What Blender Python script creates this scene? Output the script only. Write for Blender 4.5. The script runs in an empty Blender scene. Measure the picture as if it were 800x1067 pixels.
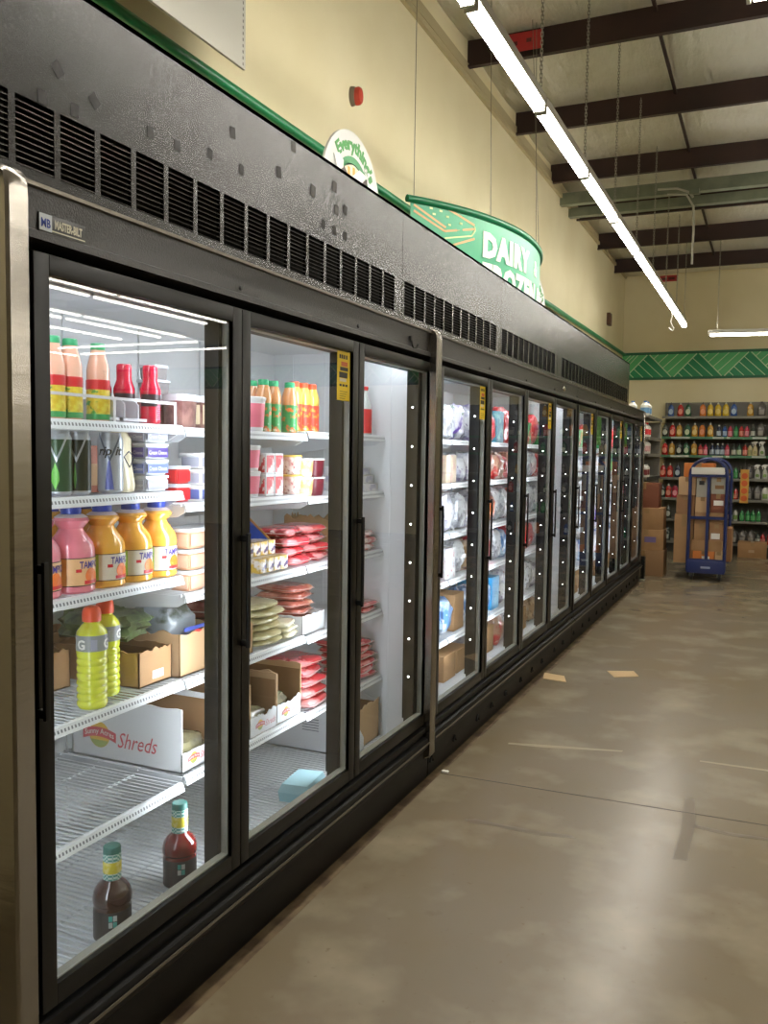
import bpy, bmesh, math, random
from mathutils import Vector, Matrix, noise
R_ = random.Random(7)
PI = math.pi
S = bpy.context.scene
COL = S.collection

# ---------------------------------------------------------------- camera
cam_d = bpy.data.cameras.new('camera'); cam = bpy.data.objects.new('camera', cam_d); COL.objects.link(cam); S.camera = cam
YAW, PITCH, ROLL = .4177, .0675, -.0142
fw = Vector((-math.sin(YAW)*math.cos(PITCH), math.cos(YAW)*math.cos(PITCH), -math.sin(PITCH)))
rt = Vector((math.cos(YAW), math.sin(YAW), 0)); dn = fw.cross(rt)
r2 = math.cos(ROLL)*rt + math.sin(ROLL)*dn; d2 = -math.sin(ROLL)*rt + math.cos(ROLL)*dn
M = Matrix((r2, -d2, -fw)).transposed().to_4x4(); M.translation = (1.391, 0, 1.5)
cam.matrix_world = M
cam_d.sensor_fit = 'VERTICAL'; cam_d.sensor_height = 36; cam_d.lens = 904.0/1067*36
cam_d.clip_start = .02; cam_d.clip_end = 100

# ---------------------------------------------------------------- world, exposure, light levels
W = bpy.data.worlds.new('world'); S.world = W; W.use_nodes = True
W.node_tree.nodes['Background'].inputs[0].default_value = (.85, .82, .72, 1)
W.node_tree.nodes['Background'].inputs[1].default_value = .05
TUBE = 62.0; TUBE2 = 17.0          # strength of the ceiling tubes
LED = 24.0           # strength of the freezer strips
S.view_settings.view_transform = 'Standard'; S.view_settings.look = 'None'
S.view_settings.exposure = 0.0; S.view_settings.gamma = 1; S.view_settings.use_curve_mapping = False
S.cycles.use_denoising = True; S.cycles.max_bounces = 8; S.cycles.diffuse_bounces = 4; S.cycles.glossy_bounces = 4
S.cycles.transparent_max_bounces = 24; S.cycles.sample_clamp_indirect = 4; S.cycles.caustics_reflective = False; S.cycles.caustics_refractive = False

# ---------------------------------------------------------------- materials
def lin(c):
    if isinstance(c, str):
        c = c.lstrip('#'); c = [int(c[i:i+2], 16)/255 for i in (0, 2, 4)]
    return tuple((v/12.92 if v <= .04045 else ((v+.055)/1.055)**2.4) for v in c) + (1,)
MATS = {}
def mat(name, col='808080', rough=.5, metal=0, spec=.5, emit=None, es=0, bump=None, mix=None, trans=0, coat=0):
    if name in MATS: return MATS[name]
    m = bpy.data.materials.new(name); m.use_nodes = True; nt = m.node_tree; b = nt.nodes['Principled BSDF']
    b.inputs['Base Color'].default_value = lin(col); b.inputs['Roughness'].default_value = rough
    b.inputs['Metallic'].default_value = metal; b.inputs['Specular IOR Level'].default_value = spec
    if trans: b.inputs['Transmission Weight'].default_value = trans
    if coat: b.inputs['Coat Weight'].default_value = coat; b.inputs['Coat Roughness'].default_value = .08
    if emit: b.inputs['Emission Color'].default_value = lin(emit); b.inputs['Emission Strength'].default_value = es
    tc = None
    def coord():
        return nt.nodes.new('ShaderNodeTexCoord').outputs['Object']
    def nz(scale, detail=3, stretch=None, kind='NOISE'):
        n = nt.nodes.new('ShaderNodeTexNoise' if kind == 'NOISE' else 'ShaderNodeTexVoronoi')
        n.inputs['Scale'].default_value = scale
        if kind == 'NOISE': n.inputs['Detail'].default_value = detail
        c = coord()
        if stretch:
            mp = nt.nodes.new('ShaderNodeMapping'); mp.inputs['Scale'].default_value = stretch
            nt.links.new(c, mp.inputs['Vector']); c = mp.outputs['Vector']
        nt.links.new(c, n.inputs['Vector']); return n
    if mix:   # list of (color, scale, lo, hi[, kind, stretch])
        prev = None
        for q in mix:
            c2, sc, lo, hi = q[:4]; kind = q[4] if len(q) > 4 else 'NOISE'; st = q[5] if len(q) > 5 else None
            n = nz(sc, 4, st, kind); rp = nt.nodes.new('ShaderNodeValToRGB')
            rp.color_ramp.elements[0].position = lo; rp.color_ramp.elements[1].position = hi
            nt.links.new(n.outputs['Fac' if kind == 'NOISE' else 'Distance'], rp.inputs['Fac'])
            mx = nt.nodes.new('ShaderNodeMix'); mx.data_type = 'RGBA'
            nt.links.new(rp.outputs['Color'], mx.inputs['Factor'])
            if prev is None: mx.inputs[6].default_value = lin(col)
            else: nt.links.new(prev, mx.inputs[6])
            mx.inputs[7].default_value = lin(c2); prev = mx.outputs[2]
        nt.links.new(prev, b.inputs['Base Color'])
    if bump:  # (scale, strength[, stretch])
        n = nz(bump[0], 4, bump[2] if len(bump) > 2 else None); bp = nt.nodes.new('ShaderNodeBump')
        bp.inputs['Strength'].default_value = bump[1]; bp.inputs['Distance'].default_value = bump[3] if len(bump) > 3 else .01
        nt.links.new(n.outputs['Fac'], bp.inputs['Height']); nt.links.new(bp.outputs['Normal'], b.inputs['Normal'])
    MATS[name] = m; return m

def glass_mat(name, tint, ior, rough=.0):
    m = bpy.data.materials.new(name); m.use_nodes = True; nt = m.node_tree; nt.nodes.clear()
    o = nt.nodes.new('ShaderNodeOutputMaterial'); mx = nt.nodes.new('ShaderNodeMixShader')
    t = nt.nodes.new('ShaderNodeBsdfTransparent'); t.inputs[0].default_value = tint
    g = nt.nodes.new('ShaderNodeBsdfGlossy'); g.inputs['Roughness'].default_value = rough
    fr = nt.nodes.new('ShaderNodeFresnel'); fr.inputs[0].default_value = ior
    ge = nt.nodes.new('ShaderNodeNewGeometry'); sub = nt.nodes.new('ShaderNodeMath'); sub.operation = 'SUBTRACT'; sub.inputs[0].default_value = 1
    mu = nt.nodes.new('ShaderNodeMath'); mu.operation = 'MULTIPLY'
    L = nt.links.new
    L(ge.outputs['Backfacing'], sub.inputs[1]); L(fr.outputs[0], mu.inputs[0]); L(sub.outputs[0], mu.inputs[1])
    L(mu.outputs[0], mx.inputs[0]); L(t.outputs[0], mx.inputs[1]); L(g.outputs[0], mx.inputs[2]); L(mx.outputs[0], o.inputs[0])
    MATS[name] = m; return m
GLASS = glass_mat('door_glass', (.95, .97, .96, 1), 1.75)
FILM = glass_mat('clear_plastic', (.86, .88, .9, 1), 1.5, .08)

def rail_mat(name, base, dash, period, duty):
    m = mat(name, base, .35); nt = m.node_tree; b = nt.nodes['Principled BSDF']
    tc = nt.nodes.new('ShaderNodeTexCoord'); sp = nt.nodes.new('ShaderNodeSeparateXYZ'); nt.links.new(tc.outputs['Object'], sp.inputs[0])
    def mth(op, a, v):
        n = nt.nodes.new('ShaderNodeMath'); n.operation = op; nt.links.new(a, n.inputs[0]); n.inputs[1].default_value = v; return n.outputs[0]
    f = mth('LESS_THAN', mth('FRACT', mth('DIVIDE', mth('ADD', sp.outputs[1], 50.0), period), 0), duty)
    zz = mth('LESS_THAN', mth('ABSOLUTE', mth('SUBTRACT', sp.outputs[2], -.013), 0), .004)
    mu = nt.nodes.new('ShaderNodeMath'); mu.operation = 'MULTIPLY'; nt.links.new(f, mu.inputs[0]); nt.links.new(zz, mu.inputs[1])
    mx = nt.nodes.new('ShaderNodeMix'); mx.data_type = 'RGBA'; mx.inputs[6].default_value = lin(base); mx.inputs[7].default_value = lin(dash)
    nt.links.new(mu.outputs[0], mx.inputs['Factor']); nt.links.new(mx.outputs[2], b.inputs['Base Color'])
    return m

# ---------------------------------------------------------------- mesh helpers
class MB:
    def __init__(s): s.v = []; s.f = []; s.m = []; s.cur = 0; s.flat = False
    def mi(s, i): s.cur = i; return s
    def add(s, vs, fs, T=None):
        o = len(s.v)
        s.v += [tuple(T @ Vector(p)) for p in vs] if T is not None else [tuple(p) for p in vs]
        s.f += [tuple(i+o for i in f) for f in fs]; s.m += [s.cur]*len(fs); return s
    def box(s, x0, x1, y0, y1, z0, z1, b=0, T=None):
        vs = [(x, y, z) for x in (x0, x1) for y in (y0, y1) for z in (z0, z1)]
        fs = [(0, 1, 3, 2), (4, 6, 7, 5), (0, 4, 5, 1), (2, 3, 7, 6), (0, 2, 6, 4), (1, 5, 7, 3)]
        if b > 0:
            bm = bmesh.new(); bv = [bm.verts.new(p) for p in vs]
            for f in fs: bm.faces.new([bv[i] for i in f])
            bmesh.ops.bevel(bm, geom=list(bm.edges), offset=b, segments=2, affect='EDGES', profile=.6)
            bm.verts.index_update(); s.add([v.co[:] for v in bm.verts], [[v.index for v in f.verts] for f in bm.faces], T); bm.free(); return s
        return s.add(vs, fs, T)
    def lathe(s, prof, n=24, T=None, sy=1.0, a0=0, a1=2*PI, sq=0):
        full = abs(a1-a0-2*PI) < 1e-6; k = n if full else n+1; vs = []; fs = []
        for r, z in prof:
            for i in range(k):
                a = a0+(a1-a0)*i/n; c, q = math.cos(a), math.sin(a)
                if sq:
                    e = (abs(c)**sq + abs(q)**sq)**(-1/sq); c *= e; q *= e
                vs.append((r*c, r*q*sy, z))
        for j in range(len(prof)-1):
            for i in range(n):
                i2 = (i+1) % k
                fs.append((j*k+i, j*k+i2, (j+1)*k+i2, (j+1)*k+i))
        if full:
            if prof[0][0] > 1e-5: fs.append(tuple(range(k))[::-1])
            if prof[-1][0] > 1e-5: fs.append(tuple((len(prof)-1)*k+i for i in range(k)))
        return s.add(vs, fs, T)
    def tube(s, pts, r, n=8, closed=False):
        pts = [Vector(p) for p in pts]; N = len(pts); vs = []; fs = []; up = None
        for i, p in enumerate(pts):
            a = pts[i-1] if (i > 0 or closed) else p; b = pts[(i+1) % N] if (i < N-1 or closed) else p
            t = (b-a).normalized()
            if up is None:
                up = Vector((0, 0, 1)) if abs(t.z) < .9 else Vector((1, 0, 0))
            u = (up - up.dot(t)*t).normalized(); w = t.cross(u); up = u
            for k in range(n):
                an = 2*PI*k/n; vs.append(tuple(p + r*(math.cos(an)*u + math.sin(an)*w)))
        for i in range(N if closed else N-1):
            j = (i+1) % N
            for k in range(n): fs.append((i*n+k, i*n+(k+1) % n, j*n+(k+1) % n, j*n+k))
        if not closed: fs.append(tuple(range(n))[::-1]); fs.append(tuple((N-1)*n+k for k in range(n)))
        return s.add(vs, fs)
    def prism(s, poly, axis, a, b, T=None):
        def P(p, h): return {'x': (h, p[0], p[1]), 'y': (p[0], h, p[1]), 'z': (p[0], p[1], h)}[axis]
        n = len(poly); vs = [P(p, a) for p in poly]+[P(p, b) for p in poly]
        fs = [tuple(range(n))[::-1], tuple(range(n, 2*n))]+[(i, (i+1) % n, n+(i+1) % n, n+i) for i in range(n)]
        return s.add(vs, fs, T)
    def pillow(s, sx, sy, sz, seed=0, crk=.1, n=14, e=.55, T=None):
        vs = []; fs = []; rows = n; cols = 2*n
        def sg(v, q): return math.copysign(abs(v)**q, v)
        for j in range(rows+1):
            ph = -PI/2+PI*j/rows
            for i in range(cols):
                th = 2*PI*i/cols
                p = Vector((sg(math.cos(ph), e)*sg(math.cos(th), e), sg(math.cos(ph), e)*sg(math.sin(th), e), sg(math.sin(ph), .8)))
                d = 1+crk*noise.noise(p*2.3+Vector((seed*3.1, seed, 0)))+.5*crk*noise.noise(p*6+Vector((seed, 7, seed)))
                vs.append((p.x*sx/2*d, p.y*sy/2*d, p.z*sz/2*d+sz/2))
        mz = min(v[2] for v in vs); vs = [(a, b, max(0.0, c-mz-.03*sz)) for a, b, c in vs]
        for j in range(rows):
            for i in range(cols):
                i2 = (i+1) % cols; fs.append((j*cols+i, j*cols+i2, (j+1)*cols+i2, (j+1)*cols+i))
        return s.add(vs, fs, T)
    def mesh(s, name, mats):
        me = bpy.data.meshes.new(name); me.from_pydata(s.v, [], s.f); me.polygons.foreach_set('material_index', s.m); me.validate()
        bm = bmesh.new(); bm.from_mesh(me); bmesh.ops.remove_doubles(bm, verts=bm.verts, dist=1e-5) if len(s.v) < 20000 else None
        bmesh.ops.recalc_face_normals(bm, faces=bm.faces); bm.to_mesh(me); bm.free()
        for m in (mats if isinstance(mats, (list, tuple)) else [mats]): me.materials.append(m)
        if not s.flat:
            me.polygons.foreach_set('use_smooth', [True]*len(me.polygons)); me.set_sharp_from_angle(angle=math.radians(38))
        me.update(); return me
    def obj(s, name, mats, parent=None, label=None, loc=None, rotz=0):
        return link(name, s.mesh(name, mats), parent, label, loc, rotz)

def link(name, me, parent=None, label=None, loc=None, rotz=0):
    o = bpy.data.objects.new(name, me); COL.objects.link(o)
    if parent is not None: o.parent = parent
    if label: o['label'] = label
    if loc is not None: o.location = loc
    o.rotation_euler = (0, 0, rotz); return o
USED = {}
def tag(o, label, cat, group=None, kind=None):
    n = len(label.split()); assert 4 <= n <= 16, (n, label)
    assert label not in USED or USED[label] == group is not None, label
    USED[label] = group
    o['label'] = label; o['category'] = cat
    if group: o['group'] = group
    if kind: o['kind'] = kind
    return o
def thing(name, label, cat, loc=(0, 0, 0), rotz=0, group=None):
    return tag(link(name, None, None, None, loc, rotz), label, cat, group)
def struct(name, mb, mats, parent=None):
    o = mb.obj(name, mats, parent)
    if parent is None: o['kind'] = 'structure'
    return o
CACHE = {}
def cpart(name, key, fn, mats, parent, label=None, loc=None, rotz=0):
    """a part whose mesh is shared by every copy of the same kind and material"""
    k = (key, tuple(m.name for m in (mats if isinstance(mats, (list, tuple)) else [mats])))
    if k not in CACHE:
        b = MB(); fn(b); CACHE[k] = b.mesh(name, mats)
    return link(name, CACHE[k], parent, label, loc, rotz)

TXT = {}
def text(txt, size=1.0, ext=.0, bold=.0, sh=0, sx=1.0, spc=1.0):
    """outline lettering as (verts, faces): x along the line from 0, y up from the baseline, width"""
    key = (txt, ext, bold, sh, spc)
    if key not in TXT:
        c = bpy.data.curves.new('t', 'FONT'); c.body = txt; c.size = 1; c.extrude = ext; c.offset = bold; c.shear = sh; c.space_character = spc; c.resolution_u = 2
        o = bpy.data.objects.new('t', c); COL.objects.link(o)
        dg = bpy.context.evaluated_depsgraph_get(); me = bpy.data.meshes.new_from_object(o.evaluated_get(dg))
        vs = [v.co[:] for v in me.vertices]; fs = [tuple(p.vertices) for p in me.polygons]
        x0 = min(v[0] for v in vs); vs = [(v[0]-x0, v[1], v[2]) for v in vs]
        bpy.data.objects.remove(o); bpy.data.curves.remove(c); bpy.data.meshes.remove(me); TXT[key] = (vs, fs)
    vs, fs = TXT[key]; w = max(v[0] for v in vs)*size*sx
    return [(v[0]*size*sx, v[1]*size, v[2]*size) for v in vs], fs, w
def put_text(mb, txt, size, fn, center=True, **k):
    vs, fs, w = text(txt, size, **k); o = -w/2 if center else 0
    mb.add([fn(x+o, y, z) for x, y, z in vs], fs); return w
def cyl_text(mb, txt, size, r, z, ang=0, **k):   # text wrapped on a round body facing +x
    return put_text(mb, txt, size, lambda x, y, zz: ((r+zz)*math.cos(x/r+ang), (r+zz)*math.sin(x/r+ang), z+y), **k)
def front_text(mb, txt, size, x, y, z, **k):     # text on a face looking along +x, read left to right towards +y
    return put_text(mb, txt, size, lambda a, b, c: (x+c, y+a, z+b), **k)
ORD = ['first', 'second', 'third', 'fourth', 'fifth', 'sixth', 'seventh', 'eighth', 'ninth', 'tenth', 'eleventh', 'twelfth']
# ---------------------------------------------------------------- the setting
XW, YB = -.94, 15.0
cream = mat('cream_wall_paint', 'ece2bd', .7, mix=[('e2d6ad', 1.3, .35, .75)], bump=(60, .05))
struct('wall_left', MB().box(XW-.2, XW, -6, YB+.2, 0, 5.2), cream)
struct('wall_back', MB().box(XW, 12.2, YB, YB+.2, 0, 5.2), cream)
struct('wall_right', MB().box(12, 12.2, -6, YB, 0, 5.6), cream)
struct('wall_front', MB().box(XW, 12, -6.2, -6, 0, 5.6), cream)
conc = mat('polished_concrete', '7b705d', .27, spec=.45,
           mix=[('77694f', .9, .42, .72), ('9c917a', 2.6, .5, .8), ('5d503c', 5.5, .68, .86), ('6d5f48', 38, .66, .8)], bump=(14, .025))
fl = struct('floor', MB().box(XW, 12, -6, YB, -.1, 0), conc)
dark_gap = mat('dark_joint', '2c251b', .8); scuff = mat('floor_scuff_mark', '6c604d', .4); pale = mat('wax_sheen_paint', 'a0957c', .25)
MB().prism([(0.0, 3.765), (0.0, 3.771), (6, 3.95), (6, 3.944)], 'z', 0, .0006).obj('expansion_joint', dark_gap, fl)
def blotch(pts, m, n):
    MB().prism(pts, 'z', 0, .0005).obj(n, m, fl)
blotch([(.30, 3.325), (.33, 3.30), (.40, 3.318), (.60, 3.31), (.75, 3.345), (.73, 3.37), (.58, 3.345), (.42, 3.345), (.34, 3.35)], scuff, 'scuff_mark')
blotch([(1.105, 3.97), (1.145, 3.97), (1.17, 3.7), (1.165, 3.34), (1.115, 3.33), (1.12, 3.65)], scuff, 'scuff_mark')
blotch([(1.16, 3.66), (1.3, 3.64), (1.52, 3.67), (1.52, 3.69), (1.3, 3.67), (1.17, 3.69)], scuff, 'scuff_mark')
blotch([(.20, 4.31), (.38, 4.34), (.76, 4.455), (.76, 4.475), (.36, 4.38), (.2, 4.335)], pale, 'painted_wax_sheen')  # pale colour paints the bright reflection streaks on the wax ridges
blotch([(1.13, 4.48), (1.44, 4.485), (1.9, 4.5), (1.9, 4.515), (1.44, 4.51), (1.13, 4.50)], pale, 'painted_wax_sheen')
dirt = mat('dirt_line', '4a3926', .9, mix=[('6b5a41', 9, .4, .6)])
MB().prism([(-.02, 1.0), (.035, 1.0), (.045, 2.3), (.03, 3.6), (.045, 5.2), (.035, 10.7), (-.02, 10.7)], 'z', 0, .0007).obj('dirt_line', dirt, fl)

# roof: quilted vinyl insulation sagging between purlins
def zroof(y): return 4.79-.0322*(y-6.77)
PUR = [6.77+1.43*k for k in range(-8, 6)]
vinyl = mat('white_vinyl_insulation', 'eeebdf', .3, spec=.6, bump=(6, 1.0, (1.8, .45, 1), .05), mix=[('dedac8', 1.2, .4, .7)])
b = MB(); ny, nx = 150, 26; y0, y1 = -6, YB
for j in range(ny+1):
    y = y0+(y1-y0)*j/ny; ph = ((y-PUR[0]) % 1.43)/1.43
    for i in range(nx+1):
        x = XW+(12-XW)*i/nx; q = ((x-.5) % 1.9)/1.9
        sag = .055*(4*ph*(1-ph))**.6*(.75+.25*math.sin(q*PI))
        b.v.append((x, y, zroof(y)-sag+.01*noise.noise(Vector((x*2.2, y*2.2, 0)))))
for j in range(ny):
    for i in range(nx):
        k = j*(nx+1)+i; b.f.append((k, k+nx+1, k+nx+2, k+1)); b.m.append(0)
o = struct('ceiling', b, vinyl)
sol = o.modifiers.new('thick', 'SOLIDIFY'); sol.thickness = .03; sol.offset = 1 if o.data.polygons[0].normal.z > 0 else -1
purl = mat('brown_primed_steel', '2c1a17', .55, mix=[('3a231e', 3, .4, .7)])
for k, y in enumerate(PUR):
    z = zroof(y)
    b = MB().prism([(y-.035, z-.225), (y+.012, z-.225), (y+.012, z-.02), (y+.05, z-.02), (y+.05, z-.005), (y-.006, z-.005), (y-.006, z-.21), (y-.035, z-.21)], 'x', XW, 12)
    p = struct('ceiling_purlin', b, purl)
    for x in (.5, 2.4, 4.3):      # sag rods between purlins
        if k and y > 2: MB().box(x-.012, x+.012, y-1.43, y-.03, z-.11+.04, z-.11+.065).obj('sag_rod', purl, p)
galv = mat('galvanized_steel', '8d937f', .4, metal=.4, mix=[('7a806f', 6, .4, .7)])
for y, h in ((10.15, .13), (10.62, .10)):
    z = zroof(y)-.31
    struct('ceiling_beam', MB().prism([(y-.05, z), (y+.05, z), (y+.05, z+.012), (y-.038, z+.012), (y-.038, z+h-.012), (y+.05, z+h-.012), (y+.05, z+h), (y-.05, z+h)], 'x', XW, 12), galv)
struct('trim_1', MB().box(XW, XW+.03, -6, YB, 4.45, 4.49).box(XW, XW+.012, -6, YB, 4.52, 4.6), mat('wall_trim_paint', 'b9ac85', .5))

# green rail along the left wall and printed border on the back wall
green = mat('green_plastic', '0f7a4b', .35); dgreen = mat('border_dark_green', '0b6340', .5); ggreen = mat('border_green', '0e8a56', .5)
lgreen = mat('border_light_green', '55b873', .5); bwhite = mat('border_pale_line', 'c3dcb6', .5)
struct('trim_2', MB().tube([(XW+.028, -5.9, 3.14), (XW+.028, 4, 3.14), (XW+.028, 9, 3.16), (XW+.028, 14.98, 3.2)], .026, 12), green)
bd = struct('trim_3', MB().box(XW, 12, YB-.02, YB, 2.775, 3.225), dgreen)
MB().box(XW, 12, YB-.023, YB-.02, 2.815, 3.18).obj('green_field', ggreen, bd)
tri = MB(); ln = MB(); pz0, pz1, per = 2.815, 3.18, .773
def pline(b, xa, za, xb, zb, w=.016, y0=YB-.029, y1=YB-.0255):
    d = Vector((xb-xa, zb-za)).normalized(); n = Vector((-d.y, d.x))*w/2
    b.prism([(xa+n.x, za+n.y), (xa-n.x, za-n.y), (xb-n.x, zb-n.y), (xb+n.x, zb+n.y)], 'y', y0, y1)
for k in range(-1, 16):
    xa = -.135+per*k; h = per/2                       # xa: bottom apex
    if xa-h < XW:
        tri.prism([(XW, pz0), (XW, pz1), (xa+h, pz1), (xa, pz0)], 'y', YB-.0255, YB-.023); pline(ln, xa+.02, pz0, xa+h-.02, pz1)
        for t in (.2, .4, .6, .8):
            x_, z_ = xa+h*t, pz0+(pz1-pz0)*t; pline(ln, x_, z_, x_+h*t, pz0, .011); pline(ln, XW+.3*(t-.5)*(t > .5), pz0+.3*(1-t), XW+.07+.3*t, pz1, .011) if t < .7 else None
        continue
    tri.prism([(xa, pz0), (xa-h, pz1), (xa+h, pz1)], 'y', YB-.0255, YB-.023)
    pline(ln, xa-h+.02, pz1, xa-.02, pz0); pline(ln, xa+.02, pz0, xa+h-.02, pz1)
    for t in (.2, .4, .6, .8):                        # "/" stripes in the pale triangle
        x_, z_ = xa-h*t, pz0+(pz1-pz0)*t; pline(ln, x_, z_, min(x_+h*(1-t), xa+h*1.0), pz1, .011)
    for t in (.2, .4, .6, .8):                        # "\" stripes in the dark triangle
        x_, z_ = xa+h*t, pz0+(pz1-pz0)*t; pline(ln, x_, z_, x_+h*t, pz0, .011)
tri.obj('pale_triangles', lgreen, bd); ln.obj('pale_lines', bwhite, bd)

# ---------------------------------------------------------------- ceiling lights
tube_m = mat('lit_tube', 'ffffff', .4, emit='fffaf0', es=TUBE); tube_far = mat('lit_tube_far_row', 'ffffff', .4, emit='fffaf0', es=TUBE2); fix_m = mat('white_fixture_metal', 'b9b6ab', .4); chain_m = mat('chain_steel', '9a978c', .4, metal=.6)
def strip_light(name, label, p, q, seg, chains=True, cat='light', tm=None):
    p, q = Vector(p), Vector(q); d = (q-p); L = d.length; a = math.atan2(d.y, d.x)
    t = thing(name, label, cat, (p.x, p.y, p.z), a)
    n = max(1, round(L/seg)); s = L/n
    for i in range(n):
        x0, x1 = i*s+.01, (i+1)*s-.01
        h = MB().prism([(-.034, .022), (-.034, .07), (.034, .07), (.034, .022)], 'x', x0, x1).obj('housing', fix_m, t)
        for w in (-.0155, .0155):
            MB().tube([(x0+.03, w, .0), (x1-.03, w, .0)], .013, 8).obj('fluorescent_tube', tm or tube_m, h)
        for x in (x0+.012, x1-.012): MB().box(x-.008, x+.008, -.03, .03, -.014, .022, .002).obj('lamp_holder', fix_m, h)
    if chains:
        for i in range(n+1):
            x = min(max(i*s, .12), L-.12); y = p.y+d.y/L*x; zt = zroof(y)-.12-p.z
            c = MB(); k = 0; z = .085
            while z < zt:
                c.tube([(x-.006*(k % 2), -.006*(1-k % 2), z-.004), (x-.006*(k % 2), -.006*(1-k % 2), z+.022), (x+.006*(k % 2), .006*(1-k % 2), z+.022), (x+.006*(k % 2), .006*(1-k % 2), z-.004)], .0022, 4, True); z += .021; k += 1
            c.obj('chain', chain_m, t)
    return t
t = strip_light('strip_light', 'long white fluorescent strip light hanging above the freezer fronts', (.2, -1.2, 3.3), (.235, 12.7, 3.3), 1.16)
t = thing('pull_cord', 'short white cord with a hook dangling from the long light', 'cord', (.23, 11.1, 3.27))
MB().tube([(0, 0, 0), (.005, 0, -.08), (-.012, .01, -.13), (.012, 0, -.19)], .006, 6).obj('cord', fix_m, t)
MB().tube([(.012, 0, -.19), (.03, 0, -.215), (.012, 0, -.24), (-.02, 0, -.225), (-.026, 0, -.2)], .007, 6).obj('hook', fix_m, t)
strip_light('strip_light', 'short white strip light hanging before the back wall border', (.549, 12.5, 3.138), (2.85, 12.8, 3.138), 1.2, tm=mat('lit_tube_rear', 'ffffff', .4, emit='fffaf0', es=TUBE*.35))
strip_light('strip_light', 'white strip light end at the top right corner of the photo', (1.215, 3.83, 3.32), (6.0, 3.83, 3.32), 1.2)
for i, (pa, pb) in enumerate((((5.65, -1, 3.3), (5.65, 10.4, 3.3)), ((6.0, 3.4, 3.3), (6.0, 10.4, 3.3)), ((7.2, 0, 3.3), (7.2, 11.5, 3.3)), ((7.6, 5, 3.3), (7.6, 11.4, 3.3)), ((8.4, 8.6, 3.3), (8.4, 11.4, 3.3)), ((10.95, 9.4, 3.3), (10.95, 13.1, 3.3)), ((7.3, 12.0, 3.3), (10.4, 12.0, 3.3)), ((7.3, 12.9, 3.3), (10.7, 12.9, 3.3)), ((2.9, -1.2, 3.3), (5.2, -1.2, 3.3)), ((1.5, 7.2, 3.3), (5.2, 7.2, 3.3)), ((1.8, 9.9, 3.3), (5.2, 9.9, 3.3)))):
    strip_light('strip_light', 'strip light out of frame, row %s across the shop floor' % ORD[i], pa, pb, 2.4, False, tm=tube_far)
# ---------------------------------------------------------------- freezers
blackm = mat('black_textured_metal', '0c0a09', .19, spec=.42, bump=(280, .26), mix=[('24211d', 130, .5, .62), ('0b0a09', 1.7, .45, .8)])
framem = mat('bronze_black_frame', '0a0907', .35, spec=.3)
basem = mat('black_kick_plastic', '0a0908', .5, spec=.2)
brown_hdr = mat('dark_bronze_header', '1a1714', .33, spec=.55, bump=(220, .25))
steel = mat('brushed_stainless', '8f8a82', .25, metal=1, bump=(2.5, .2, (1, 1, 6)))
ledge_m = mat('worn_metal_ledge', '6d675b', .35, metal=.5)
white_in = mat('white_freezer_liner', 'eceff0', .4); white_wire = mat('white_coated_wire', 'd9dde0', .35)
gask = mat('grey_gasket', 'a7a79f', .5); resid = mat('old_tape_residue', '4b4944', .5, mix=[('2b2926', 60, .4, .6)]); resid2 = mat('dark_tape_residue', '161412', .55, mix=[('2b2926', 60, .5, .7)])
dark_in = mat('dark_vent_cavity', '050505', .9); louv = mat('louver_metal', '35322c', .3, metal=.6)
led_m = mat('lit_led', 'ffffff', .4, emit='eef3ff', es=LED); fill_m = mat('added_fill_glow', 'ffffff', .4, emit='f2f4ff', es=LED*.55); dot_m = mat('lit_led_dot', 'ffffff', .4, emit='ffffff', es=9)
lock_m = mat('chrome_lock', 'b9b4a6', .25, metal=1)
yel = mat('yellow_sticker', 'e8c81e', .5); blk = mat('black_print', '14120f', .5); wht = mat('white_print', 'f0eee6', .5)
gsk = mat('green_sticker', '5fae4b', .5)
perf = rail_mat('white_price_rail', 'dcdfe0', '6b6f72', .012, .5)
GZ0, GZ1 = .3244, 1.861
UNITS = [(1.28, 3.665, [(1.392, 2.070), (2.160, 2.838), (2.930, 3.604)]),
         (3.675, 6.825, [(3.785, 4.460), (4.550, 5.222), (5.315, 5.990), (6.080, 6.746)]),
         (6.835, 10.74, [(6.887, 7.532), (7.654, 8.309), (8.430, 9.100), (9.205, 9.880), (9.965, 10.630)])]
NAMES = ['near three-door black glass freezer with maker badge and end post', 'middle four-door black glass freezer between near and far cases', 'far five-door black glass freezer ending beside stacked brown boxes']
def ring(b, y0, y1, z0, z1, w, x0, x1, bev=0):
    b.box(x0, x1, y0-w, y0, z0-w, z1+w, bev).box(x0, x1, y1, y1+w, z0-w, z1+w, bev).box(x0, x1, y0, y1, z1, z1+w, bev).box(x0, x1, y0, y1, z0-w, z0, bev)
SHROUD = [[(1.12, 3.400)], [(3.404, 4.855), (4.859, 6.303)], [(6.307, 9.77)]]
VENT0 = [1.358-.124, 3.426, 6.45]
freezers = []; DN = 0
SHN_ = ['near black louvered shroud dotted with old tape marks', 'black louvered shroud panel right of the near one, below dairy sign', 'third black louvered shroud panel, below the dairy sign end', 'last long black louvered shroud reaching the far corner']
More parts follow.
